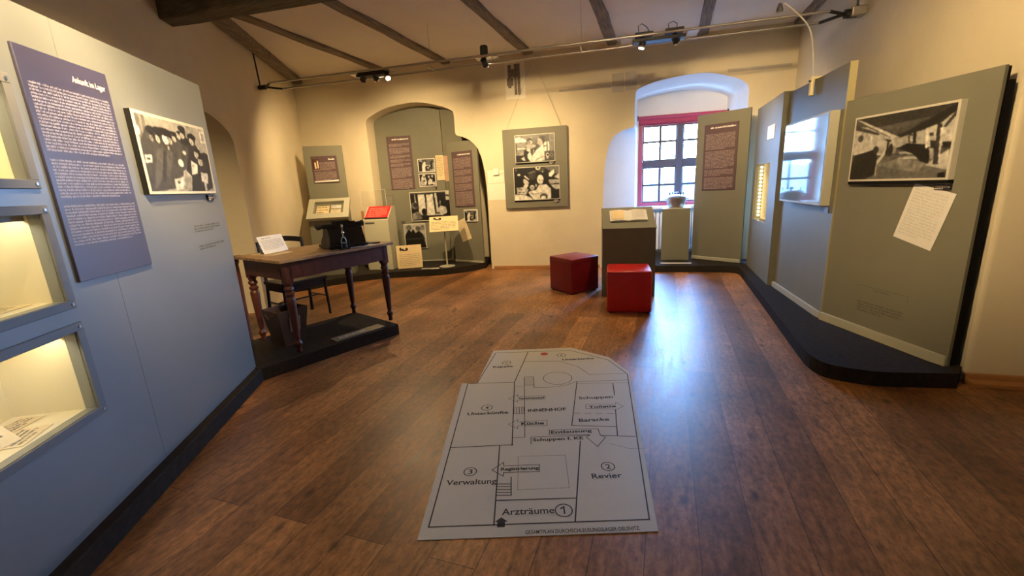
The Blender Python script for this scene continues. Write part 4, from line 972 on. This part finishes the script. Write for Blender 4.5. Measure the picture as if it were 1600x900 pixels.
# ------------------------------------------------------------------ lectern with open book
PD = Frame(-.674, 5.068, 9.6)
t = thing('lectern', 'grey box lectern with a sloping top before the window', 'lectern', PD.p(0, 0), PD.ang)
MB().prism([(0, 0), (0, .808), (.40, 1.02), (.40, 0)], 0, .598, 'x').build('body', 'panel', t)
MB().hexa([(-.004, -.006, .8085), (.602, -.006, .8085), (.602, .404, 1.0215), (-.004, .404, 1.0215), (-.004, -.006, .820), (.602, -.006, .820), (.602, .404, 1.033), (-.004, .404, 1.033)]).build('top', 'panel', t)
bk = thing('open_book', 'open book with one brown and one white page on the lectern', 'book', PD.p(0, .8205), PD.ang)
g = lambda x, y, l=0: (x, y * .885 - .46 * l, .003 + y * .47 + .885 * l)
def book_page(m, x0, x1, flip):
    n = 7
    prev = None
    for i in range(n + 1):
        k = i / n; x = x0 + (x1 - x0) * k
        e = (1 - k) if flip else k
        h = .012 + .016 * math.sin(e * math.pi * .9) * (1 if e < .55 else .75)
        ring = [m.bm.verts.new(g(x, .13, .0005)), m.bm.verts.new(g(x, .355, .0005)), m.bm.verts.new(g(x, .355, h)), m.bm.verts.new(g(x, .13, h))]
        if prev:
            for j in range(4): m.bm.faces.new((prev[j], prev[(j + 1) % 4], ring[(j + 1) % 4], ring[j]))
        else: m.bm.faces.new(ring)
        prev = ring
    m.bm.faces.new(prev[::-1])
b = MB(); book_page(b, .09, .30, True); lp = b.build('page', 'paper', bk, smooth=True)
b = MB(); book_page(b, .3005, .52, False); rp = b.build('page', 'paper', bk, smooth=True)
b = MB(); b.hexa([g(.108, .15, .0285), g(.25, .15, .0285), g(.25, .34, .0285), g(.108, .34, .0285), g(.108, .15, .0295), g(.25, .15, .0295), g(.25, .34, .0295), g(.108, .34, .0295)])
tag(b.build('brown_sheet', 'creamcard', lp), 'brown pasted sheet')
m = micro(MB(), .345, .49, .335, 11, .016, lambda x, y: g(x, y, .0275), 99, weight=.09); m.build('lettering', 'greyink', rp)

# ------------------------------------------------------------------ window group: radiator, pedestal, pot, panel
rd = thing('radiator', 'white ribbed radiator under the window', 'radiator', BACK.p(2.55, .10, -WD + .012), BACK.ang)
for i in range(14):
    MB().box(.065 * i, .065 * i + .052, -.10, -.012, .05, .70, .012).build('rib', 'whitepaint', rd)
MB().tube([(-.01, -.055, .10), (.91, -.055, .10)], .018).tube([(-.01, -.055, .64), (.91, -.055, .64)], .018).box(.1, .14, -.04, -.002, 0.0, .06).box(.75, .79, -.04, -.002, 0.0, .06).build('pipe', 'whitepaint', rd)

pe = thing('pedestal', 'narrow grey pedestal carrying the metal pot by the window', 'pedestal', (-.035, 7.095, .1005), 0)
MB().box(0, .405, 0, .32, 0, .785, .003, 1).build('body', 'panel', pe)
MB().box(-.004, .409, -.004, .324, .7855, .803, .003, 1).build('top', 'paleedge', pe)
lc = MB().box(-.22, .22, -.02, .02, 0, .008, .001, 1).build('label_card', 'paper'); place(lc, (.18, 6.80, .1006), 4); tag(lc, 'long white label strip on the platform before the pedestal', 'label')
po = thing('pot', 'aluminium pressure pot with black clamps on the narrow pedestal', 'pot', (.165, 7.24, .904), 10)
po.scale = (1.12, 1.12, 1.25)
MB().lathe([(.098, 0), (.104, .004), (.122, .07), (.132, .105), (.140, .108), (.142, .118), (.136, .122)], 0, 0, 28).build('body', 'aluminium', po, smooth=True)
MB().lathe([(.134, .1225), (.138, .128), (.12, .146), (.07, .158), (.02, .162)], 0, 0, 28).build('lid', 'aluminium', po, smooth=True)
for a in (20, 110, 200, 290):
    c, s_ = math.cos(math.radians(a)), math.sin(math.radians(a))
    MB().tube([(c * .10, s_ * .10, .152), (c * .10, s_ * .10, .188)], .008, 10).build('clamp_knob', 'darkmetal', po)
for sx in (-1, 1):
    MB().tube([(sx * .138, -.03, .10), (sx * .165, -.025, .108), (sx * .165, .025, .108), (sx * .138, .03, .10)], .006).build('handle', 'aluminium', po, smooth=True)
MB().tube([(0, 0, .162), (0, 0, .185)], .006).tube([(-.025, 0, .185), (.025, 0, .185)], .006).build('valve', 'steel', po)

t = thing('window_panel', 'tall grey panel standing across the window recess', 'display stand', WINPANEL.p(0, .1005), WINPANEL.ang)
MB().box(-.055, .69, 0, .035, 0, 2.128, .002, 1).build('panel', 'panel', t)
MB().box(-.05, .685, -.014, -.0005, 0, .05, .004, 1).build('foot_strip', 'paleedge', t)
text_board(WINPANEL, .065, .545, 1.15, 2.075, 'tall aubergine text board on the panel across the window', .36, 42, .0185, 101, breaks=(12, 26, 32), top=.13, margin=.03)

# rolled blind
bl = thing('roller_blind', 'red roller blind rolled up above the window', 'blind', BACK.p(2.43, 2.33, -WD + .02), BACK.ang)
MB().tube([(0, -.045, 0.01), (1.365, -.045, 0.01)], .026, 14).build('roll', 'blind', bl, smooth=True)
MB().box(.01, 1.35, -.030, -.026, -.085, -.012).build('fabric', 'blind', bl)
for x in (-.012, 1.366): MB().box(x, x + .012, -.075, .0, -.03, .045).build('bracket', 'darkmetal', bl)

# ------------------------------------------------------------------ platform and panels on the right
def wall_platform():
    pts = [(-.17, 6.600), (.80, 6.665)] + smooth_path([(.80, 6.665), (.93, 6.65), (.995, 6.58), (1.01, 6.45)], 4)[1:] + [(1.0, 5.0), (.985, 3.55)] + smooth_path([(.985, 3.55), (.995, 3.33), (1.06, 3.185), (1.25, 3.12), (1.40, 3.125)], 5)[1:] + [(1.74, 3.185), (1.808, 3.30)]
    for u_ in (3.0, 1.0, .05):
        q_ = RW.p(u_, 0, .012); pts.append((q_.x, q_.y))
    for s_, d_ in ((4.36, -.012), (3.83, -.012), (3.81, .5), (3.77, .84), (2.46, .84), (2.58, -.012)):
        q_ = BACK.p(s_, 0, -d_); pts.append((q_.x, q_.y))
    return pts
t = thing('platform', 'long black platform with a rounded corner along the right-hand panels', 'platform', (0, 0, 0))
MB().prism(wall_platform(), 0, .10).build('deck', 'black', t)

t = thing('display_panel', 'grey panel with a lit niche, farthest of the three along the side wall', 'display stand', RIGHTA.p(0, .1005), RIGHTA.ang)
NU0, NU1, NZ0, NZ1 = .12, .90, .67, 1.37
b = MB(); T = .10
b.box(0, NU0, 0, T, 0, 2.075).box(NU1, 1.245, 0, T, 0, 2.075).box(NU0, NU1, 0, T, 0, NZ0).box(NU0, NU1, 0, T, NZ1, 2.075)
b.build('panel', 'panel', t)
b = MB(); b.box(NU0 - .01, NU0, T + .001, .30, NZ0, NZ1).box(NU1, NU1 + .01, T + .001, .30, NZ0, NZ1).box(NU0, NU1, T + .001, .30, NZ0 - .01, NZ0).box(NU0, NU1, T + .001, .30, NZ1, NZ1 + .01).box(NU0, NU1, .30, .31, NZ0, NZ1)
ni = b.build('niche', 'caselining', t)
nb = MB()
for i in range(14): nb.tube([(NU0 + .002, .07, NZ0 + .04 + .048 * i), (NU0 + .028, .07, NZ0 + .04 + .048 * i)], .013, 10)
nb.build('bulb_row', 'niche_bulb', ni)
MB().box(NU0 + .001, NU1 - .001, .01, .014, NZ0 + .001, NZ1 - .001).build('glass_pane', 'caseglass', ni)
bt = thing('wire_basket', 'coiled wire hoop hanging inside the lit niche', 'hoop', RIGHTA.p(.52, .1005 + NZ0, -.20), RIGHTA.ang)
hp = MB(); hp.tube([(.26 * math.cos(a), 0, .27 + .24 * math.sin(a)) for a in np.linspace(0, math.pi * 1.15, 24)], .008); hp.build('hoop', 'brass', bt, smooth=True)
MB().box(-.30, .30, -.03, .03, 0, .02).build('rest', 'brass', bt)
o = MB().box(0, .34, -.006, -.0006, 0, .155, .001, 1).build('label_card', 'paper'); place(o, RIGHTA.p(.66, 1.735), RIGHTA.ang); tag(o, 'white label on the farthest side-wall panel above its niche', 'label')

t = thing('display_panel', 'grey panel carrying the glazed display, middle of the three along the side wall', 'display stand', RIGHTB.p(0, .1005), RIGHTB.ang)
MB().box(.01, 1.215, 0, .05, 0, 2.055, .002, 1).build('panel', 'panel', t)
MB().prism([(.01, -.0005), (.01, -.022), (1.14, -.022), (1.215, -.012), (1.215, -.0005)], 0, .055).build('foot_strip', 'paleedge', t)
MB().box(1.2155, 1.222, -.002, .05, 0, 2.056).build('edge_strip', 'stripedge', t)
t = thing('glazed_display', 'large glazed display reflecting the window on the middle side-wall panel', 'display case', RIGHTB.p(.16, 1.065), RIGHTB.ang)
MB().box(0, .99, -.07, -.0005, 0, .755, .003, 1).build('case', 'paleedge', t)
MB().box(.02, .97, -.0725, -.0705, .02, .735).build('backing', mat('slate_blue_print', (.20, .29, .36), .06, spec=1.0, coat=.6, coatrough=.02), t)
MB().box(.93, 1.0, -.012, -.0006, -.06, -.015).build('caption_plate', 'plate', t)

t = thing('display_panel', 'grey-green panel with the factory hall photograph, nearest of the three along the side wall', 'display stand', RIGHTC.p(0, .1005), RIGHTC.ang)
MB().box(-.03, .99, 0, .022, 0, 1.765, .001, 1).build('panel', 'panel', t)
MB().box(-.025, .985, .0225, .045, 0.002, 1.76).build('core', 'blackedge', t)
MB().box(.0, .985, .0455, .085, 0.0, 1.69).build('rear_box', 'blackedge', t)
MB().prism([(-.03, -.0005), (-.03, -.024), (.90, -.024), (.985, -.012), (.985, -.0005)], 0, .065).build('foot_strip', 'paleedge', t)
m = MB(); f = lambda x, y: (x, -.0007, y)
micro(m, .30, .66, .365 - .1, 4, .022, f, 121, weight=.16)
for a, b in (((.28, .38), (.68, .38)), ((.28, .38), (.28, .34)), ((.68, .38), (.68, .34))):
    x0, x1 = sorted((a[0], b[0])); y0, y1 = sorted((a[1], b[1])); m.poly([f(x0 - .0015, y0 - .0015), f(x1 + .0015, y0 - .0015), f(x1 + .0015, y1 + .0015), f(x0 - .0015, y1 + .0015)])
micro(m, .42, .60, .37, 1, .016, f, 122)
m.build('printed_note', 'fadedink', t)
hung_photo(RIGHTC, .115, .835, 1.262, 1.722, 'hall', 'framed photograph of a long factory hall with timber posts', depth=.045, border=.014, caption=(.262, .358, -.062, -.006), res=180, foot='blackedge')
tilted_note(RIGHTC, .688, 1.028, .275, .375, 14.5, 'white typed sheet hanging askew below the factory hall photograph', 'paper', 131, 16, ink='greyink')

# ------------------------------------------------------------------ lighting rail under the ceiling
RA = Vector((-5.085, 4.675, 2.785)); RB = Vector((1.655, 5.375, 2.80))
rd_ = (RB - RA).normalized(); rn = Vector((-rd_.y, rd_.x, 0)).normalized(); RANG = math.degrees(math.atan2(rd_.y, rd_.x)); RLEN = (RB - RA).length
t = thing('light_rail', 'twin-tube steel light rail spanning the room under the joists', 'light rail', RA, RANG)
for y, z in ((-.105, .012), (.105, -.020)):
    MB().tube([(.26, y, z), (RLEN - .26, y, z)], .0115, 10).build('tube', 'brass', t, smooth=True)
MB().tube([(.0, 0, 0), (.10, 0, 0)], .03, 12).tube([(.10, -.0, 0), (.27, -.105, .012)], .013).tube([(.10, .0, 0), (.27, .105, -.020)], .013).build('end_yoke', 'darkmetal', t)
MB().tube([(RLEN - .0, 0, 0), (RLEN - .10, 0, 0)], .04, 12).tube([(RLEN - .10, 0, 0), (RLEN - .27, -.105, .012)], .015).tube([(RLEN - .10, 0, 0), (RLEN - .27, .105, -.020)], .015).build('end_yoke', 'darkmetal', t)
MB().box(RLEN - .06, RLEN + .06, -.06, .06, -.035, .045, .008).build('end_block', 'brass', t)
MB().tube([(.02, 0, .02), (-.02, .02, .45)], .010).build('strut', 'darkmetal', t)
MB().tube([(RLEN, 0, .046), (RLEN, 0, .46)], .010).build('strut', 'darkmetal', t)
for f_ in (.36, .62):
    MB().tube([(RLEN * f_, 0, -.01), (RLEN * f_, 0, .46)], .0022, 6).build('hanging_wire', 'steel', t)
    MB().box(RLEN * f_ - .008, RLEN * f_ + .008, -.105, .105, -.024, -.012).build('spacer', 'steel', t)

def lamp_head(parent, x, z, aim, L=.085, r=.034, m='darkmetal', bulb=True):
    """a can on a yoke; aim is a unit direction in the parent's own axes"""
    d = Vector(aim).normalized(); c = Vector((x, 0, z)); a = c - d * L * .5; e = c + d * L * .5
    h = MB(); h.tube([a, a + d * .02, e - d * .03, e], r, 16)
    hd = h.build('lamp_head', m, parent, smooth=True)
    MB().tube([e - d * .006, e + d * .012], r * 1.12, 16).build('reflector_rim', 'chrome', hd, smooth=True)
    if bulb: MB().tube([e + d * .0125, e + d * .016], r * .8, 14).build('bulb', 'bulb', hd)
    return e + d * .03

def rail_lamp(u, label, heads, power, group='spotlights on the light rail', style='bar', size=105):
    base = RA + rd_ * u
    o = thing('track_spotlight', label, 'spotlight', base, RANG, group)
    inv = Matrix.Rotation(-math.radians(RANG), 3, 'Z'); fwd_ = Matrix.Rotation(math.radians(RANG), 3, 'Z')
    if style == 'bar':
        MB().box(-.19, .19, -.06, .06, -.035, -.012, .006).tube([(-.19, 0, .006), (.19, 0, .006)], .022, 10).build('transformer', 'darkmetal', o)
        MB().box(-.27, -.20, -.065, .065, -.004, .004).box(.20, .27, -.065, .065, -.004, .004).build('mounting_plate', 'steel', o)
    elif style == 'can':
        MB().lathe([(.042, .02), (.045, .025), (.045, .125), (.038, .135)], 0, 0, 18).build('transformer', 'darkmetal', o, smooth=True)
        MB().box(-.10, .10, -.065, .065, .0, .014, .003, 1).box(.11, .17, -.065, .065, -.004, .004).build('mounting_plate', 'steel', o)
    else:
        MB().box(-.26, .26, -.06, .06, -.045, -.013, .005).box(-.24, -.06, -.05, .05, .012, .05, .008).box(.06, .24, -.05, .05, .012, .055, .008).build('transformer', 'darkmetal', o)
        for x0, x1 in ((-.38, -.27), (.27, .38)): MB().box(x0, x1, -.092, .092, -.012, .0).build('mounting_plate', 'whitepaint', o)
        MB().tube([(-.20, 0, .05), (-.21, 0, .12), (-.17, 0, .14), (-.12, 0, .10), (-.09, 0, .05)], .004).tube([(.10, 0, .05), (.09, .01, .11), (.14, .02, .13), (.18, .01, .10), (.17, 0, .05)], .004).build('cable', 'blackgloss', o)
    for hx, target, pw in heads:
        d = (Vector(target) - (base + Vector((0, 0, -.08)))).normalized(); dl = inv @ d
        MB().tube([(hx, 0, -.015), (hx, 0, -.045)], .008).build('yoke', 'steel', o)
        e = lamp_head(o, hx, -.04, dl)
        s = spot('spot_light', base + fwd_ @ e, target, pw, size)
    return o
rail_lamp(1.66, 'double dark spotlight bar with a glowing lamp at the left end of the rail', [(-.12, (-5.1, 5.7, 1.3), LAMP_POWER * .9), (.04, (-3.9, 6.75, 1.35), LAMP_POWER * .85), (.20, (-2.0, 3.6, 0), LAMP_POWER * .5)], 0, style='bar')
rail_lamp(3.10, 'spotlight with an upright black canister near the middle of the rail', [(.0, (-2.0, 6.8, 1.2), LAMP_POWER * 1.0)], 0, style='can')
rail_lamp(5.00, 'broad twin spotlight with bright end plates and cable loops before the window side', [(-.16, (-.6, 5.2, .8), LAMP_POWER * .5), (.16, (.85, 7.0, 1.2), LAMP_POWER * .8)], 0, style='pair')

# second rail, added out of view to house wash spots and uplights
R2A = Vector((-1.9, .95, 2.95)); R2B = Vector((1.7, 1.35, 2.95))
d2 = (R2B - R2A).normalized(); A2 = math.degrees(math.atan2(d2.y, d2.x)); L2 = (R2B - R2A).length
t = thing('light_rail', 'unseen second steel light rail added near the room front to hold lamps', 'light rail', R2A, A2)
for y in (-.07, .07): MB().tube([(0, y, 0), (L2, y, 0)], .0115, 10).build('tube', 'brass', t, smooth=True)
for x in (.1, L2 - .1): MB().tube([(x, 0, .0), (x, 0, .34)], .008).box(x - .01, x + .01, -.07, .07, -.01, .01).build('strut', 'darkmetal', t)
def wash(u, target, pw, label, size=80):
    base = R2A + d2 * u
    o = thing('track_spotlight', label, 'spotlight', base, A2, 'spotlights on the second rail')
    MB().box(-.1, .1, -.06, .06, -.035, -.012, .006).build('transformer', 'darkmetal', o)
    inv = Matrix.Rotation(-math.radians(A2), 3, 'Z'); fw = Matrix.Rotation(math.radians(A2), 3, 'Z')
    d = (Vector(target) - (base + Vector((0, 0, -.08)))).normalized()
    e = lamp_head(o, 0, -.085, inv @ d)
    spot('spot_light', base + fw @ e, target, pw, size)
wash(.50, (-2.36, 1.20, 1.85), WASH_POWER * 1.9, 'spotlight on the second rail aimed at the showcases', 50)
wash(.95, (-2.72, 1.85, 1.85), WASH_POWER * 2.4, 'spotlight on the second rail aimed at the crowd photograph', 46)
wash(1.45, (1.50, 3.75, 1.5), WASH_POWER * 2.0, 'spotlight on the second rail aimed at the nearest side-wall panel', 50)
wash(3.20, (1.70, 4.2, 2.75), WASH_POWER * 1.1, 'spotlight on the second rail aimed at the wall corner', 56)

wash(1.8, (-.6, 3.6, 3.45), WASH_POWER * 1.3, 'unseen spotlight on the second rail turned up at the ceiling, added as ambient fill', 74)  # added uplight, unseen, for warm ambient fill off the ceiling
wash(2.3, (.45, 2.1, 3.7), WASH_POWER * 2.2, 'second unseen spotlight on the second rail turned up at the ceiling, added as ambient fill', 80)  # another added uplight, bouncing soft fill over the foreground

# clip-on lamp on the middle panel
t = thing('clip_lamp', 'small clip lamp with a thin curved arm on the middle side-wall panel', 'lamp', (0, 0, 0))
cp = RIGHTB.p(.60, 2.12, .03)
MB().tube([tuple(cp + Vector((0, 0, -.10))), tuple(cp + Vector((0, 0, .06)))], .022, 12).build('clip_body', 'yellowplastic', t, smooth=True)
MB().box(cp.x - .005, cp.x + .085, cp.y - .02, cp.y + .02, 2.157, 2.175).build('clip_jaw', 'yellowplastic', t)
MB().tube([tuple(cp + Vector((-.03, -.03, .02))), tuple(cp + Vector((.03, .05, .02)))], .008).build('clip_screw', 'darkmetal', t)
arm = smooth_path([tuple(cp + Vector((0, 0, .06))), (1.19, 4.80, 2.36), (1.13, 4.74, 2.55), (1.00, 4.68, 2.68), (.89, 4.58, 2.73)], 6)
MB().tube(arm, .006, 8).build('arm', 'cord', t, smooth=True)
MB().lathe([(.005, .025), (.014, .018), (.025, -.02), (.028, -.042), (.021, -.044)], .86, 4.57, 16, 2.71).build('lamp_shade', 'brass', t, smooth=True)

# ------------------------------------------------------------------ the plan lying on the floor
PL = (-.894, 1.202)
t = thing('floor_plan', 'large white floor plan of the camp lying on the floorboards', 'floor plan', (PL[0], PL[1], 0.0006), 18.85)
outline = [(0, 0), (.96, 0), (1.224, 1.466), (1.135, 1.748), (.868, 1.988), (.209, 1.998), (.118, 1.384), (.01, 1.394)]
MB().prism(outline, 0, .0025).build('sheet', 'planpaper', t)
m = MB(); Zp = .0032
def path(pts, w=.0055, close=False):
    pp = list(pts) + ([pts[0]] if close else [])
    for a, b in zip(pp, pp[1:]): m.line(a, b, w, Zp)
path([(.033, .065), (.943, .062), (1.202, 1.429), (1.118, 1.694), (.854, 1.921), (.231, 1.943), (.121, 1.384), (.054, 1.383)], .006, True)
path([(.502, 1.937), (.388, 1.376), (.376, .615)], .006); path([(.043, .617), (.379, .621)], .006); path([(.054, 1.383), (.388, 1.376)])
path([(.466, 1.734), (.741, 1.713), (.871, 1.587), (.932, 1.445), (1.189, 1.442)], .004)
path([(.698 + .102 * math.cos(a), 1.411 + .100 * math.sin(a)) for a in np.linspace(0, 2 * math.pi, 40)], .004)
path([(.457, 1.454), (.527, 1.45), (.523, 1.28)], .004); path([(.452, 1.30), (.385, 1.31)], .003)
for i in range(8): path([(.457, 1.435 - i * .017), (.526, 1.431 - i * .017)], .003)
path(smooth_path([(.523, 1.28), (.624, 1.274), (.739, 1.295), (.819, 1.341)], 5) + [(1.178, 1.332)], .004); path([(.819, 1.31), (1.172, 1.292)], .003)
path([(.46, 1.445), (.446, .687), (.381, .687)], .004)
for x in (.385, .402, .418, .434, .448): path([(x, 1.02), (x, .94)], .004)
path([(.383, 1.023), (.448, 1.017)], .003); path([(.383, .943), (.449, .937)], .003)
path([(.827, 1.341), (.719, .785), (.964, .754)]); path([(1.067, 1.292), (1.04, 1.12)]); path([(1.005, .94), (.953, .666)])
for i in range(4): path([(.746 + i * .066, .921 - i * .0075), (.746 + i * .066 + .038, .921 - i * .0075 - .004)], .004)
path([(.862, .675), (1.048, .65)]); path([(.745, .63), (.640, .065)], .006); path([(.307, .205), (.659, .2)], .006); path([(.309, .616), (.304, .063)], .006)
for a, b in zip([(.408, .517), (.65, .511), (.641, .269), (.404, .267)], [(.65, .511), (.641, .269), (.404, .267), (.408, .517)]):
    for i in range(20):
        k0, k1 = i / 20, (i + .5) / 20
        m.line((a[0] + (b[0] - a[0]) * k0, a[1] + (b[1] - a[1]) * k0), (a[0] + (b[0] - a[0]) * k1, a[1] + (b[1] - a[1]) * k1), .0025, Zp)
for i in range(5): path([(.306, .313 - i * .019), (.374, .309 - i * .019)], .005)
path([(.373, .358), (.374, .234)], .005)
path([(.278, .416), (.334, .473), (.335, .444), (.513, .443), (.51, .391), (.336, .392), (.334, .366)], .004, True)
path([(.587, .747), (.861, .741), (.862, .675), (.886, .655), (.827, .573), (.783, .663), (.806, .684), (.583, .705)], .004, True)
path([(.479, .619), (.481, .685), (.798, .68)], .004)
path([(.351, .826), (.408, .873), (.408, .847), (.582, .852), (.578, .796), (.408, .804), (.406, .775)], .003, True)
path([(.348, 1.136), (.409, 1.188), (.409, 1.159), (.59, 1.156), (.587, 1.114), (.408, 1.111), (.408, 1.087)], .003, True)
path([(1.061, .977), (1.026, 1.027), (1.021, 1.006), (.838, 1.019), (.829, .968), (1.008, .947), (1.005, .936)], .003, True)
path([(.896, .596), (.940, .57), (.983, .546), (1.03, .545), (1.065, .537)], .002)
for cx, cy, r in ((.325, 1.727, .033), (.770, 1.829, .035), (.214, 1.031, .034), (.171, .410, .031), (.847, .408, .032), (.600, .130, .036)):
    path([(cx + r * math.cos(a), cy + r * math.sin(a)) for a in np.linspace(0, 2 * math.pi, 28)], .0045)
m.build('line_drawing', 'ink', t)
m = MB(); m.poly([(x, y, Zp) for x, y in ((.318, .050), (.350, .050), (.350, .078), (.362, .078), (.334, .104), (.306, .078), (.318, .078))]); m.build('entrance_arrow', 'ink', t)
m = MB(); m.poly([(.633 + .031 * math.cos(a), 1.872 + .031 * math.sin(a), Zp) for a in np.linspace(0, 2 * math.pi, 26)[:-1]]); m.build('red_dot', 'reddot', t)
m = MB(); ff = lambda x, y: (x, y, Zp + .0001)
for body, x0, x1, base, cap, bold in (
    ('Kapelle', .222, .375, 1.640, .030, .03), ('Unterkünfte', .768, 1.015, 1.722, .030, .03), ('Unterkünfte', .097, .350, .948, .032, .025),
    ('INNENHOF', .471, .708, .957, .033, .03), ('Schuppen', .805, 1.024, 1.088, .032, .02), ('Toilette', .850, 1.017, .970, .028, .03), ('Baracke', .767, .944, .820, .034, .02),
    ('Speisesaal', .415, .582, 1.124, .020, .03), ('Küche', .428, .561, .810, .032, .03), ('Entlausung', .594, .823, .712, .026, .03), ('Schuppen f. KE', .489, .765, .645, .026, .03),
    ('Registrierung', .322, .509, .408, .022, .035), ('Verwaltung', .065, .304, .317, .036, .012), ('Revier', .756, .898, .324, .034, .012), ('Arzträume', .335, .560, .116, .036, .012),
    ('GESAMTPLAN DURCHSCHLEUSUNGSLAGER OELSNITZ', .433, .890, .009, .019, .012),
    ('5', .317, .333, 1.717, .020, .02), ('6', .760, .780, 1.817, .024, .02), ('4', .201, .226, 1.017, .028, .02), ('3', .160, .183, .393, .034, .012), ('2', .836, .859, .391, .034, .012)):
    write(m, body, x0, x1, base, ff, cap, bold)
for a, b in (((.602, .112), (.602, .150)), ((.601, .149), (.589, .141))): m.line(a, b, .0062, Zp + .0001)
m.build('lettering', 'ink', t)
